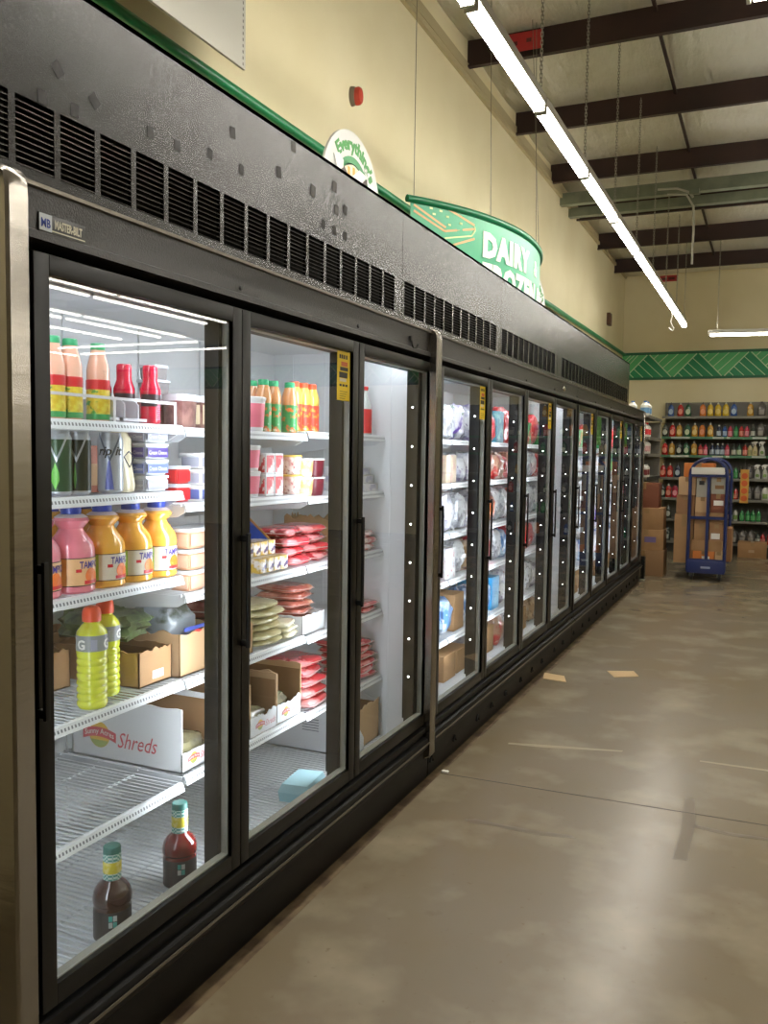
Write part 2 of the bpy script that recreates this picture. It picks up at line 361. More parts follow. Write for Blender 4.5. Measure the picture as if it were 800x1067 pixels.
for ui, (u0, u1, doors) in enumerate(UNITS):
    F = thing('glass_door_freezer', NAMES[ui], 'freezer', (0, u0, 0), 0, 'row of glass door freezers'); freezers.append(F)
    Y = lambda y: y-u0
    def B(): return MB()
    L = u1-u0
    cab = B().box(-.83, -.80, .03, L-.03, .19, 1.99).box(-.83, -.10, .03, L-.03, 1.96, 1.99).box(-.83, -.06, .03, L-.03, .165, .19)
    cab.box(-.80, -.06, .03, .05, .19, 1.96).box(-.80, -.06, L-.05, L-.03, .19, 1.96)
    for k in range(4): cab.box(-.7+.17*k, -.694+.17*k, L-.053, L-.05, .2, 1.95)
    for k in range(int(L/.384)): cab.box(-.80, -.792, .2+.384*k, .23+.384*k, .2, 1.95)
    cab.obj('liner', white_in, F)
    B().box(-.90, -.83, 0, L, .05, 2.04).box(-.83, -.02, 0, .03, .05, 2.04).box(-.83, -.02, L-.03, L, .05, 2.04).box(-.83, -.02, .03, L-.03, 1.99, 2.04).obj('casing', blackm, F)
    bs = B().prism([(-.06, .02), (-.012, .0), (.0, .02), (.004, .15), (.024, .172), (.030, .196), (.022, .214), (.0, .220), (.0, .236), (.012, .240), (.012, .262), (-.03, .266), (-.06, .18)], 'y', 0, L).obj('kick_base', basem, F)
    B().box(.0305, .033, .01, L-.01, .192, .2).obj('bumper_strip', ledge_m, bs)
    if ui > 0:
        d = B()
        for k in range(int(L/.3)):
            yy = .1+.3*k+R_.uniform(-.08, .08); d.tube([(.006, yy-.02, .075), (.007, yy, .1), (.006, yy+.02, .075)], .006, 6)
        d.obj('kick_dents', basem, bs, 'scraped curved dents')
    # header with ledge
    hd = B().prism([(-.10, 1.915), (-.02, 1.915), (-.004, 1.925), (.004, 1.928), (.004, 1.944), (-.003, 1.948), (-.003, 2.03), (-.03, 2.034), (-.10, 2.034)], 'y', 0, L).obj('header_panel', brown_hdr, F)
    B().prism([(-.003, 2.030), (.006, 2.032), (.006, 2.040), (-.045, 2.052), (-.045, 2.046), (-.01, 2.035)], 'y', 0, L).obj('ledge', ledge_m, hd)
    for (a, c) in doors[:-1] + ([doors[-1]] if ui else []):
        yy = Y(c)+.045
        B().lathe([(0, .006), (.006, .005), (.008, 0)], 8, Matrix.Translation((-.003, yy, 1.962)) @ Matrix.Rotation(PI/2, 4, 'Y')).obj('screw', blk, hd)
    if ui == 0:
        bg = B().box(-.003, .0005, Y(1.368), Y(1.500), 1.945, 1.985, .001)
        bg.obj('maker_badge', mat('badge_black', '191815', .35), hd)
        bb = B().box(.0005, .0015, Y(1.369), Y(1.403), 1.950, 1.984)
        bb.mi(1); front_text(bb, 'MB', .025, .0016, Y(1.386), 1.957, ext=.02, bold=.02, sx=.78)
        bb.mi(2); front_text(bb, 'MASTER-BILT', .0245, .0008, Y(1.451), 1.960, ext=.02, bold=.03, sx=.55)
        bb.box(.0005, .0012, Y(1.404), Y(1.499), 1.952, 1.9545)
        bb.obj('badge_lettering', [mat('badge_pale', 'ccd3da', .4), mat('badge_blue', '1c3f9e', .4), mat('badge_cream', 'd8d3bd', .4)], hd, 'blue and cream maker lettering')
        B().tube([(-.002, Y(3.39), 1.99), (.004, Y(3.392), 1.955), (.004, Y(3.40), 1.945), (.004, Y(3.44), 1.947), (.004, Y(3.455), 1.962)], .004, 6).box(-.003, .006, Y(3.372), Y(3.386), 1.972, 1.988).obj('hanging_hook', blk, hd, 'bent black wire hook')
    if ui == 1:
        B().lathe([(0, .012), (.016, .010), (.020, 0)], 12, Matrix.Translation((-.003, Y(6.33), 1.985)) @ Matrix.Rotation(PI/2, 4, 'Y')).obj('key_lock', lock_m, hd, 'round chrome lock')
    B().box(-.09, -.035, .03, L-.03, 1.862, 1.915).obj('door_track', basem, F)
    # upper shroud and vent grilles
    vy = VENT0[ui]
    for si, (s0, s1) in enumerate(SHROUD[ui]):
        sp = B(); sp.box(-.062, -.05, Y(s0), Y(s1), 2.226, 2.51).box(-.062, -.05, Y(s0), Y(s1), 2.057, 2.084)
        sp.box(-.16, -.05, Y(s0), Y(s1), 2.498, 2.51); sp.box(-.20, -.195, Y(s0), Y(s1), 2.057, 2.5)
        op = []; y = vy
        while y+.107 < s1-.06:
            if y > s0+.015: op.append((y, y+.106))
            y += .1238
        if op and op[0][0]-s0 < 0: op = op[1:]
        vy = s1+.026
        e = s0
        for a, c in op: sp.box(-.062, -.05, Y(e), Y(a), 2.084, 2.226); e = c
        sp.box(-.062, -.05, Y(e), Y(s1), 2.084, 2.226)
        if ui == 2: sp.box(-.85, -.20, Y(s1)-.012, Y(s1), 2.057, 2.51).box(-.2, -.05, Y(s1)-.012, Y(s1), 2.062, 2.51)
        SH = thing('compressor_shroud', SHN_[ui+si if ui < 2 else 3], 'shroud', (0, u0, 0), 0, 'black louvered shrouds on the freezers')
        P = sp.obj('shroud_panel', blackm, SH)
        B().box(-.105, -.10, Y(s0)+.01, Y(s1)-.01, 2.06, 2.3).obj('vent_cavity', dark_in, P)
        for a, c in op:
            g = B()
            for k in range(11):
                z = 2.088+k*.0127; g.add([(-.051, Y(a), z), (-.051, Y(c), z), (-.075, Y(c), z+.010), (-.075, Y(a), z+.010), (-.051, Y(a), z-.0018), (-.051, Y(c), z-.0018), (-.075, Y(c), z+.0082), (-.075, Y(a), z+.0082)],
                                                 [(0, 1, 2, 3), (7, 6, 5, 4), (0, 4, 5, 1), (2, 6, 7, 3), (1, 5, 6, 2), (0, 3, 7, 4)])
            g.flat = True; g.obj('vent_grille', louv, P)
        if ui == 0:
            for i, (yy, zz) in enumerate([(1.476, 2.317), (1.431, 2.243), (1.525, 2.249), (1.588, 2.292), (1.784, 2.288), (1.891, 2.29), (2.034, 2.314), (2.144, 2.407), (2.189, 2.317), (2.4, 2.372), (2.489, 2.479), (2.621, 2.376), (2.778, 2.433), (2.699, 2.285), (2.782, 2.283), (2.866, 2.283), (2.795, 2.357), (2.864, 2.375)]):
                s_ = .011+.005*R_.random(); T = Matrix.Translation((-.05, Y(yy), zz)) @ Matrix.Rotation((PI/4 if i in (0, 3) else R_.uniform(-.15, .15)), 4, 'X')
                B().box(0, .0008, -s_, s_, -s_*1.2, s_*1.2, 0, T).obj('tape_residue', resid if i in (10, 11, 12, 16) else resid2, P)
    # mullions with led strips
    bounds = [.06]+[Y((doors[i][1]+doors[i+1][0])/2) for i in range(len(doors)-1)]+[L-.04]
    for i, yb in enumerate(bounds):
        w0, w1 = (.05 if i == 0 else .066), (.066 if i < len(doors) else .04)
        if i == 0: w0, w1 = .05, .05
        mu = B().box(-.080, -.032, yb-w0, yb+w1, .27, 1.915, .004).box(-.096, -.078, yb-.042, yb-.037, .3, 1.9).obj('mullion', framem, F)
        if i < len(doors): B().box(-.090, -.081, yb-(.03 if i else .0), yb+.03, .34, 1.84).obj('led_strip', led_m, mu)
        if (ui == 0 and i == 3) or (ui > 0 and i > 0):
            for k in range(8):
                B().lathe([(0, .004), (.0035, .003), (.0045, 0)], 8, Matrix.Translation((-.058, yb-w0, .5+.172*k)) @ Matrix.Rotation(PI/2, 4, 'X')).obj('led_light', dot_m, mu)
    B().box(-.150, -.10, .08, L-.08, 1.93, 1.95).obj('added_fill_strip', fill_m, F)  # unseen glowing strip added to even out the light on the goods
    # bottom wire rack
    rk = B()
    for k in range(int((L-.12)/.022)): rk.tube([(-.12, .06+.022*k, .206), (-.78, .06+.022*k, .206)], .0032, 5)
    for x in (-.12, -.34, -.56, -.78): rk.tube([(x, .055, .201), (x, L-.055, .201)], .004, 5)
    rk.obj('floor_rack', white_wire, F)
    # doors
    for i, (g0, g1) in enumerate(doors):
        DN += 1
        fr = B(); w = min(.043, (Y(g0)-.008) if i == 0 else .043, .043); wr = min(.043, L-Y(g1)-.004)
        fr.box(-.032, .004, Y(g0)-w, Y(g0), GZ0-.048, GZ1+.042, .003).box(-.032, .004, Y(g1), Y(g1)+wr, GZ0-.048, GZ1+.042, .003)
        fr.box(-.032, .004, Y(g0), Y(g1), GZ1, GZ1+.042, .003).box(-.032, .004, Y(g0), Y(g1), GZ0-.048, GZ0, .003)
        D = fr.obj('door', framem, F)
        ga = B(); ring(ga, Y(g0)+.004, Y(g1)-.004, GZ0+.004, GZ1-.004, .004, -.034, -.010); ga.obj('gasket', gask, D)
        B().box(-.014, -.008, Y(g0)+.001, Y(g1)-.001, GZ0+.001, GZ1-.001).obj('glass_pane', GLASS, D)
        hy = Y(g0)-.040
        h = B().box(.004, .030, hy-.012, hy+.004, 1.24, 1.258, .003).box(.004, .030, hy-.012, hy+.004, .935, .953, .003).box(.022, .032, hy-.012, hy+.002, .93, 1.265, .003)
        h.obj('handle', framem, D)
        if DN in (2, 4, 6, 8, 10, 12) or DN in (9, 11):
            wd = .10 if DN == 2 else .085
            s0 = Y(g1)-.008-wd; st = B().box(-.008, -.0072, s0, s0+wd, 1.685, 1.858)
            if DN in (9, 11):
                st = B().box(-.016, -.0145, Y(g0)+.06, Y(g0)+.30, 1.60, 1.85); st.obj('sticker', gsk, D, 'green sale poster sticker'); continue
            st.mi(1); cy = s0+wd/2
            [st.box(-.0072, -.0070, cy+a, cy+a+.012, 1.832, 1.846) for a in (-.034, -.018, -.002, .016)]
            st.box(-.0072, -.0069, cy-.035, cy+.03, 1.765, 1.785); st.box(-.0072, -.0069, cy-.028, cy+.034, 1.79, 1.803)
            [st.box(-.0072, -.0070, cy+a, cy+a+.017, 1.735, 1.743) for a in (-.032, -.009, .014)]
            for k in range(4): st.box(-.0072, -.0070, cy-.03, cy+.03-.006*k, 1.716-.008*k, 1.7175-.008*k)
            st.mi(2); st.box(-.0072, -.0069, cy-.02, cy+.03, 1.806, 1.822)
            st.mi(3); st.box(-.0072, -.0069, cy-.03, cy+.02, 1.752, 1.763)
            st.obj('sticker', [yel, blk, mat('sticker_red', 'd06a3a', .5), mat('sticker_pale', 'd9d3c0', .5)], D, 'yellow printed sticker')
    # stainless end trim
    if ui == 0:
        for nm, a, c in (('near', 1.252, 1.310), ('far', 3.606, 3.664)):
            pr = [(-.05, .12), (-.02, .10), (.036, .13), (.038, .15), (.038, 2.0), (.034, 2.03), (.018, 2.048), (-.05, 2.055)]
            B().prism(pr, 'y', Y(a), Y(c)).obj('end_trim', steel, F, 'stainless end trim').modifiers.new('round', 'BEVEL').width = .006
    if ui == 2:
        B().box(-.02, .012, L-.02, L+.02, .05, 2.03, .006).obj('end_trim', steel, F, 'stainless end trim')

# ---------------------------------------------------------------- wire shelves
BAYS = [(1.345, 2.125), (2.137, 2.880), (2.892, 3.60), (3.74, 4.497), (4.515, 5.26), (5.275, 6.03), (6.045, 6.77),
        (6.90, 7.585), (7.60, 8.36), (8.375, 9.145), (9.16, 9.915), (9.93, 10.67)]
SZ = [[1.575, 1.38, 1.125, .805, .487], [1.57, 1.342, 1.066, .80, .50], [1.58, 1.33, 1.066, .79, .487]]
SZ += [[1.58, 1.34, 1.062, .80, .475]]*9
SN = ['top', 'second', 'third', 'fourth', 'fifth']
for bi, (a, c) in enumerate(BAYS):
    for si, z in enumerate(SZ[bi]):
        t = thing('wire_shelf', 'white wire shelf behind the %s glass door, %s shelf from the top' % (ORD[bi], ORD[si]), 'shelf', (0, a, z), 0, 'white wire freezer shelves')
        w = c-a
        def wires(b, w=w):
            n = int(w/.021)
            for k in range(n+1): b.tube([(-.225, k*w/n, -.004), (-.72, k*w/n, -.004)], .0026, 5)
            for x in (-.23, -.40, -.56, -.72): b.tube([(x, 0, -.009), (x, w, -.009)], .004, 5)
        cpart('wire_deck', ('wires', round(w, 3)), wires, white_wire, t)
        cpart('price_rail', ('rail', round(w, 3)), lambda b, w=w: b.prism([(-.222, .0), (-.212, -.002), (-.204, -.026), (-.208, -.028), (-.218, -.004), (-.222, -.006)], 'y', 0, w), perf, t)
        for yy in (.012, w-.016):
            cpart('bracket', 'brk', lambda b: b.prism([(-.79, -.10), (-.79, -.01), (-.225, -.01), (-.222, -.03), (-.25, -.045), (-.45, -.06)], 'y', 0, .004), white_wire, t, None, (0, yy, 0))
# ---------------------------------------------------------------- goods: makers
def rev(name, label, cat, loc, key, body, bm_, cap, cm, lab=None, lm=None, group=None, rot=0, sy=1, sq=0, n=22, letters=(), extra=None, bodyname='bottle_body'):
    """a turned bottle, can or cup: body, cap, wrapped label and lettering as parts"""
    t = thing(name, label, cat, loc, rot, group)
    cpart(bodyname, (key, 'b'), lambda b: b.lathe(body, n, None, sy, sq=sq), bm_, t)
    if cap: cpart('cap', (key, 'c'), lambda b: b.lathe(cap, n, None, 1 if sy == 1 else max(sy, .8)), cm, t)
    if lab:
        def fn(b):
            r, z0, z1, a0, a1 = lab; b.lathe([(r-.001, z0), (r, z0+.0005), (r, z1-.0005), (r-.001, z1)], 24, None, sy, a0, a1, sq)
        lo = cpart('label', (key, 'l'), fn, lm, t)
        for i, (tx, size, r, z, ang, m, kw) in enumerate(letters):
            cpart('lettering', (key, 't', i, tx), lambda b: cyl_text(b, tx, size, r, z, ang, **kw), m, lo)
        if extra: extra(lo)
    return t
P = lambda n, c, r=.4, **k: mat(n, c, r, **k)
purple = P('purple_print', '4a3a86'); orange_p = P('orange_print', 'ee7a2a'); redp = P('red_print', 'c8242c'); navy = P('navy_print', '24305e'); limep = P('lime_print', 'a9cf4a')
card = mat('brown_cardboard', 'a8825a', .8, mix=[('967249', 4, .4, .7)]); card_d = mat('brown_cardboard_inner', '8a6743', .85); card_l = mat('pale_cardboard', 'c4a179', .8)
whitecard = mat('white_printed_card', 'dfe1e2', .55); clear_lid = P('frosted_lid', 'd5dade', .3)
greens = mat('dark_salad_greens', '39462a', .35, mix=[('5d6d45', 22, .4, .6), ('1e2618', 40, .55, .7)])

# --- first case, top shelf: drinks behind clear pusher dividers
peach = P('peach_juice', 'ecb79c', .15, coat=.6); capg = P('green_cap', '2f9a63', .4)
lab_fr = mat('fruit_label', 'd9b92c', .4, mix=[('e9dc55', 60, .4, .6), ('4f9a3c', 42, .58, .64)])
prof_peach = [(0, 0), (.027, 0), (.030, .004), (.030, .135), (.027, .15), (.0195, .178), (.0185, .19), (0, .19)]
cap_p = [(0, .188), (.019, .188), (.019, .203), (.017, .206), (0, .206)]
z1 = SZ[0]
def peach_extra(lo):
    cpart('red_band', 'pch_red', lambda b: b.lathe([(.0304, .083), (.0312, .084), (.0312, .108), (.0304, .109)], 24), redp, lo)
    cpart('green_band', 'pch_grn', lambda b: b.lathe([(.0304, .004), (.0312, .005), (.0312, .018), (.0304, .019)], 24), P('leaf_print', '3d9955'), lo)
for i, (y, lb) in enumerate([(1.725, 'peach coloured juice bottle with green cap, half cut by the left door frame'), (1.826, 'peach coloured juice bottle with green cap, left of the red shake bottles')]):
    rev('juice_bottle', lb, 'bottle', (-.262, y, z1[0]), 'peach', prof_peach, peach, cap_p, capg, (.0306, .004, .109, -3.1, 3.1), lab_fr, 'peach juice bottles', extra=peach_extra, n=20)
for y in (1.665, 1.60):
    rev('juice_bottle', 'peach juice bottle hidden behind the left frame of the first door' if y > 1.63 else 'leftmost peach juice bottle behind the left frame of the first door', 'bottle', (-.262, y, z1[0]), 'peach', prof_peach, peach, cap_p, capg, (.0306, .004, .109, -3.1, 3.1), lab_fr, 'peach juice bottles', extra=peach_extra, n=20)
shake = P('red_sleeve', 'c91f3c', .25, coat=.5); shake_d = P('pink_print', 'ee7d92')
prof_sh = [(0, 0), (.026, 0), (.029, .005), (.029, .04), (.0265, .068), (.0305, .088), (.030, .10), (.022, .122), (.021, .14), (0, .14)]
cap_sh = [(0, .138), (.0215, .138), (.0215, .163), (.019, .168), (0, .168)]
def shake_extra(lo):
    def f(b):
        for k in range(8): b.box(.0285, .0305, -.006+.002*(k % 2), .006, .012+.006*k, .0155+.006*k)
    cpart('pale_print', 'shk', f, shake_d, lo)
for y, x, lb in [(2.04, -.262, 'red ribbed shake bottle in front of the dark fruit tubs'), (1.985, -.31, 'red ribbed shake bottle, middle one, with black slanted band showing'), (1.945, -.36, 'dark red shake bottle farthest left, behind the middle one')]:
    rev('shake_bottle', lb, 'bottle', (x, y, z1[0]), 'shake', prof_sh, shake, cap_sh, shake, (.0298, .05, .086, -1.9, .6), P('black_sleeve_band', '35282c'), 'red shake bottles', rot=0, extra=shake_extra, n=22)
# pusher dividers
pd = P('frosted_divider', 'c3c1c6', .35)
for i, y in enumerate((1.865, 1.905, 1.962)):
    t = thing('shelf_divider', 'frosted plastic pusher divider left of the red bottles, %s from the left' % ORD[i], 'divider', (-.24, y, z1[0]), 0, 'pusher dividers')
    MB().prism([(0, 0), (0, .05), (-.012, .062), (-.40, .062), (-.40, 0)], 'y', -.0015, .0015).obj('panel', pd, t)
    MB().box(.003, .006, -.028, .028, .004, .012).obj('foot', pd, t)
t = thing('front_rail', 'clear plastic front rail across the top shelf drinks', 'rail', (-.222, 1.55, z1[0]))
MB().box(-.002, 0, 0, .56, .058, .066).box(-.002, 0, 0, .01, 0, .06).box(-.002, 0, .55, .56, 0, .06).box(-.002, 0, .29, .30, 0, .06).obj('bar', P('clear_rail', 'd6d4d6', .2), t)

# --- stackable tubs
def tub(label, loc, w, d, h, mb_, ml, mlab, group, cat='tub', tx=None, rot=0, txm=None):
    t = thing('food_tub', label, cat, loc, rot, group)
    key = ('tub', w, d, h)
    def body(b):
        q = [(.43, 0), (.45, .004), (.48, h*.8), (.5, h*.82)]
        vs = []; fs = []; n = 20
        for s_, z in q:
            for k in range(n):
                a = 2*PI*(k+.5)/n; c, s2 = math.cos(a), math.sin(a); e = (abs(c)**5+abs(s2)**5)**(-.2)
                vs.append((c*e*s_*d, s2*e*s_*w, z))
        for j in range(len(q)-1):
            for k in range(n): fs.append((j*n+k, j*n+(k+1) % n, (j+1)*n+(k+1) % n, (j+1)*n+k))
        fs += [tuple(range(n))[::-1], tuple(3*n+k for k in range(n))]; b.add(vs, fs)
    cpart('tub_body', key+('b',), body, mb_, t)
    def lid(b):
        n = 20; vs = []; fs = []
        q = [(.50, h*.80), (.525, h*.82), (.525, h*.97), (.50, h), (.44, h*.985)]
        for s_, z in q:
            for k in range(n):
                a = 2*PI*(k+.5)/n; c, s2 = math.cos(a), math.sin(a); e = (abs(c)**5+abs(s2)**5)**(-.2)
                vs.append((c*e*s_*d, s2*e*s_*w, z))
        for j in range(len(q)-1):
            for k in range(n): fs.append((j*n+k, j*n+(k+1) % n, (j+1)*n+(k+1) % n, (j+1)*n+k))
        fs += [tuple(range(n))[::-1], tuple(4*n+k for k in range(n))]; b.add(vs, fs)
    cpart('lid', key+('l',), lid, ml, t)
    if mlab:
        def lb(b):
            b.box(.468*d, .486*d, -.40*w, .40*w, h*.12, h*.72, .001); b.box(-.34*d, .40*d, -.49*w, -.472*w, h*.12, h*.72, .001)
        lo = cpart('label', key+('p',), lb, mlab, t)
        if tx: cpart('lettering', key+('t', tx), lambda b: (front_text(b, tx, h*.36, .487*d, 0, h*.3, ext=.002, sx=.8), put_text(b, tx, h*.32, lambda x, y, z: (x*.8+.03*d, -.491*w-z, h*.3+y), ext=.002)), txm or wht, lo)
    return t
lilac = P('blue_tub_label', '5f6fae'); clearw = P('cloudy_tub', 'cfd3d6', .3)
for k in range(4):
    tub('pale tub of soft cheese in the four-high stack beside the cream pouch, %s from bottom' % ORD[k], (-.30, 2.062, z1[1]+.0468*k), .115, .10, .046, clearw, clear_lid, [P('grey_print', 'a3a5b3'), lilac, purple, P('grey_print', 'a3a5b3')][k], 'soft cheese tubs', tx='Cream Cheese')
reds = P('red_tub', 'b93a3a', .35)
z2 = SZ[1]
for k in range(2):
    tub('round red tub in a stack of two left of white tubs, %s' % ('lower' if k == 0 else 'upper'), (-.30, 2.20, z2[1]+.056*k), .075, .08, .055, reds, clear_lid, redp, 'red dip tubs')
for k in range(3):
    tub('white tub with %s print in the three-high stack behind door one, %s from bottom' % ('blue' if k == 0 else 'grey', ORD[k]), (-.28, 2.30, z2[1]+.0508*k), .10, .09, .05, P('white_tub', 'e4e4e4', .35), P('white_lid', 'ececea', .3), lilac if k == 0 else P('grey_print', 'a3a5b3'), 'white cheese tubs')
# dark fruit cups above
fruit = mat('dark_fruit_cup', '6a4a48', .25, mix=[('8d6a62', 25, .4, .6)], coat=.5)
for k, (x, y) in enumerate([(-.27, 2.19), (-.27, 2.285), (-.37, 2.19)]):
    tub(['clear tub of dark chopped fruit right of the red bottles', 'clear tub of dark fruit with pale lid beside the first mullion', 'clear tub of dark fruit behind the front row, top shelf'][k], (x, y, z2[0]), .085, .085, .10, fruit, clear_lid, P('cream_print', 'cbbb9b') if k == 1 else None, 'dark fruit tubs')
for k in range(2):
    tub(['dark domed tub on top of the rear fruit tub', 'pale stacked cup crowning the rear fruit tubs'][k], (-.37, 2.19, z2[0]+.101+.046*k), .08-.01*k, .08-.01*k, .045, P('smoke_tub', '8d8786', .3), clear_lid, None, 'dark fruit tubs')

# --- first case, second shelf: tall cans and pouch
al = P('can_aluminium', 'c3c8ce', .3, metal=.5); canb = P('black_can', '17231d', .3, metal=.2); cang = P('green_black_can', '2c4a30', .3, metal=.2); canblue = P('blue_can_panel', '6a74bb', .35, metal=.1)
prof_can = [(0, .003), (.024, .003), (.027, 0), (.0335, .008), (.0335, .148), (.029, .158), (0, .158)]
cap_can = [(0, .157), (.0285, .157), (.0295, .164), (.0285, .166), (.026, .160), (0, .160)]
def taper(b, r, a, rows):
    vs = []; fs = []
    for z, w in rows: vs += [(r*math.cos(a+w*k/4), r*math.sin(a+w*k/4), z) for k in range(-4, 5)]
    for j in range(len(rows)-1): fs += [(9*j+k, 9*j+k+1, 9*j+k+10, 9*j+k+9) for k in range(8)]
    b.add(vs, fs)
def vee(lo, r=.0343, m=al):
    def f(b):
        for s_ in (-1, 1):
            for a in range(10):
                a0, a1 = s_*.09*a-.9, s_*.09*(a+1)-.9
                vs = [(r*math.cos(q), r*math.sin(q), zz) for q, zz in ((a0, .085+.007*a), (a1, .085+.007*(a+1)), (a1, .098+.007*(a+1)), (a0, .098+.007*a))]
                b.add(vs, [(0, 1, 2, 3)])
    cpart('silver_chevron', ('vee', m.name), f, m, lo)
for y, m, ms, lb in [(1.68, cang, cang, 'green and silver tall energy can cut by the left door frame'), (1.748, canb, canb, 'black tall energy can with silver marks, left of the silver can')]:
    rev('drink_can', lb, 'can', (-.262, y, z1[1]), 'can', prof_can, al, cap_can, al, (.034, .012, .144, -3.14, 3.14), m, 'tall energy cans', extra=lambda lo, m=m: (vee(lo), cpart('green_diamond', ('dia', m.name), lambda b: taper(b, .0347, -1.0, [(.018, .02), (.04, .3 if m is cang else .1), (.06, .26 if m is cang else .08), (.084, .02)]), P('lime_panel', '6fbf4e'), lo)), bodyname='can_body')
def ripx(lo):
    cpart('blue_panel', 'rippan', lambda b: taper(b, .0346, -.95, [(.012, .34), (.03, .30), (.06, .2), (.085, .1), (.092, .02)]), canblue, lo)
    vee(lo, .0346, P('dark_silver_print', '6c7686', .3, metal=.6))
rev('drink_can', 'silver and blue tall energy can with slanted black lettering', 'can', (-.262, 1.872, z1[1]), 'can2', prof_can, al, cap_can, al, (.034, .012, .144, -3.14, 3.14), P('silver_can_print', 'c9ced6', .3, metal=.35), 'tall energy cans', letters=[('rip it', .034, .0352, .105, -.84, blk, dict(ext=.004, sh=.3, bold=.02))], extra=ripx, bodyname='can_body')
t = thing('snack_carton', 'small reddish carton behind the gap between the tall cans', 'carton', (-.36, 1.885, z1[1]))
MB().box(-.04, .04, -.05, .02, 0, .13, .002).obj('carton_body', P('red_brown_carton', 'a45a3f', .5), t); MB().box(.04, .0415, -.045, .015, .02, .08).obj('label', card_l, t)
t = thing('drink_pouch', 'cream foil pouch standing between silver can and tub stack', 'pouch', (-.30, 1.955, z1[1]))
def pouch(b):
    vs = []; fs = []; n = 16; q = [(.030, .045, 0), (.032, .047, .02), (.026, .042, .08), (.018, .046, .12), (.010, .040, .15), (.004, .036, .165), (.003, .036, .18)]
    for j, (a, c, z) in enumerate(q):
        for k in range(n):
            th = 2*PI*k/n; vs.append((a*math.cos(th)+.004*math.sin(j*2), c*math.sin(th)*(1+.04*math.sin(j*3+k)), z))
    for j in range(len(q)-1):
        for k in range(n): fs.append((j*n+k, j*n+(k+1) % n, (j+1)*n+(k+1) % n, (j+1)*n+k))
    fs += [tuple(range(n))[::-1], tuple(6*n+k for k in range(n))]; b.add(vs, fs)
b = MB(); pouch(b); b.obj('pouch_body', P('cream_foil', 'd9cfae', .3, coat=.5), t)
MB().tube([(.031, -.02, .10), (.034, .0, .07), (.033, .02, .10), (.031, .0, .115)], .0018, 5, True).obj('printed_mark', navy, t)

# --- first case, third shelf: big juice jugs with blue caps
JK = .885
prof_j = [(r, z*JK) for r, z in [(0, .002), (.05, .002), (.056, 0), (.061, .006), (.061, .018), (.0595, .022), (.0595, .102), (.061, .106), (.0605, .128), (.056, .146), (.042, .168), (.0325, .184), (.0320, .190), (.045, .207), (.0465, .213), (.042, .221), (.031, .229), (.025, .231), (0, .231)]]
cap_j = [(r, z*JK) for r, z in [(0, .229), (.0255, .229), (.026, .233), (.026, .252), (.024, .2545), (0, .2545)]]
capb = P('blue_cap', '2f49b0', .35)
jm = {'pink': P('pink_juice', 'f08b9a', .16, coat=.7), 'orange': P('orange_juice', 'f5b64c', .16, coat=.7)}
necks = P('translucent_neck', 'e6d6cf', .3)
def jx(kind):
    def f(lo):
        cpart('side_panel', ('jside', kind), lambda b: b.lathe([(.0604, .021), (.0612, .0215), (.0612, .092), (.0604, .0925)], 10, None, 1, -2.2, -1.0), P('peach_print', 'eda75a') if kind == 'pink' else limep, lo)
        cpart('border_line', 'jbord', lambda b: [b.lathe([(.0605, z), (.0617, z+.0005), (.0617, z+.0018), (.0605, z+.0023)], 24, None, 1, -2.2, 1.5) for z in (.0195, .091)], blk, lo)
        def fr(b):
            for k in range(2):
                r_, a_, z_ = ((.020, .12, .046), (.014, .42, .040))[k]
                vs = [(.0616*math.cos(a_), .0616*math.sin(a_), z_)]; nn = 18
                for i in range(nn):
                    th = 2*PI*i/nn; aa = a_+r_*math.cos(th)/.0615; vs.append((.0618*math.cos(aa), .0618*math.sin(aa), z_+r_*math.sin(th)))
                b.add(vs, [(0, 1+i, 1+(i+1) % nn) for i in range(nn)])
        cpart('fruit_print', ('jfr', kind), fr, orange_p, lo)
        cpart('red_ribbon', 'jrib', lambda b: (b.lathe([(.0612, .024), (.0620, .0245), (.0620, .033), (.0612, .0335)], 10, None, 1, -.25, .75), b.lathe([(.0612, .056), (.0620, .0565), (.0620, .064), (.0612, .0645)], 6, None, 1, -.62, -.38)), redp, lo)
        cpart('neck_band', 'jneck', lambda b: b.lathe([(r, z*JK) for r, z in [(.0425, .2218), (.0318, .2298), (.0262, .2318)]], 22), necks, lo)
    return f
GJ = 'blue capped juice jugs'
for y, kind, lb in [(1.623, 'pink', 'pink juice jug cut off by the left edge of the first door'), (1.745, 'pink', 'pink juice jug with blue cap, whole one at left of third shelf'), (1.862, 'orange', 'orange juice jug right beside the pink jug'), (1.978, 'orange', 'middle orange juice jug, green label edge, between two other orange jugs'), (2.092, 'orange', 'rightmost orange juice jug beside the clear tub stack')]:
    rev('juice_jug', lb, 'jug', (-.284, y, z1[2]), 'jug'+kind, prof_j, jm[kind], cap_j, capb, (.0607, .021, .092, -2.2, 1.5), P('peach_label', 'f0c08a') if kind == 'pink' else P('white_label', 'efe6cf'), GJ, letters=[('TAMPICO', .026, .0622, .066, .18, purple, dict(ext=.004, bold=.02, sx=.72))], extra=jx(kind), n=28)
for y, lb in [(1.80, 'second row orange juice jug behind the pink jug'), (1.925, 'second row orange juice jug behind the two left orange jugs')]:
    rev('juice_jug', lb, 'jug', (-.415, y, z1[2]), 'jugorange', prof_j, jm['orange'], cap_j, capb, (.0607, .021, .092, -2.2, 1.5), P('white_label', 'efe6cf'), GJ, n=28)
orange_fill = P('orange_dip_tub', 'd8a483', .3, coat=.4)
for s_, (x, y, n) in enumerate([(-.27, 2.222, 3), (-.29, 2.325, 3)]):
    for k in range(n):
        tub('clear tub of orange dip with purple stripe, %s from bottom of the %s stack' % (ORD[k], ['left', 'right'][s_]), (x, y, z2[2]+.0655*k), .092, .092, .064, orange_fill, clear_lid, P('dip_label', 'e0b79c') , 'orange dip tubs')

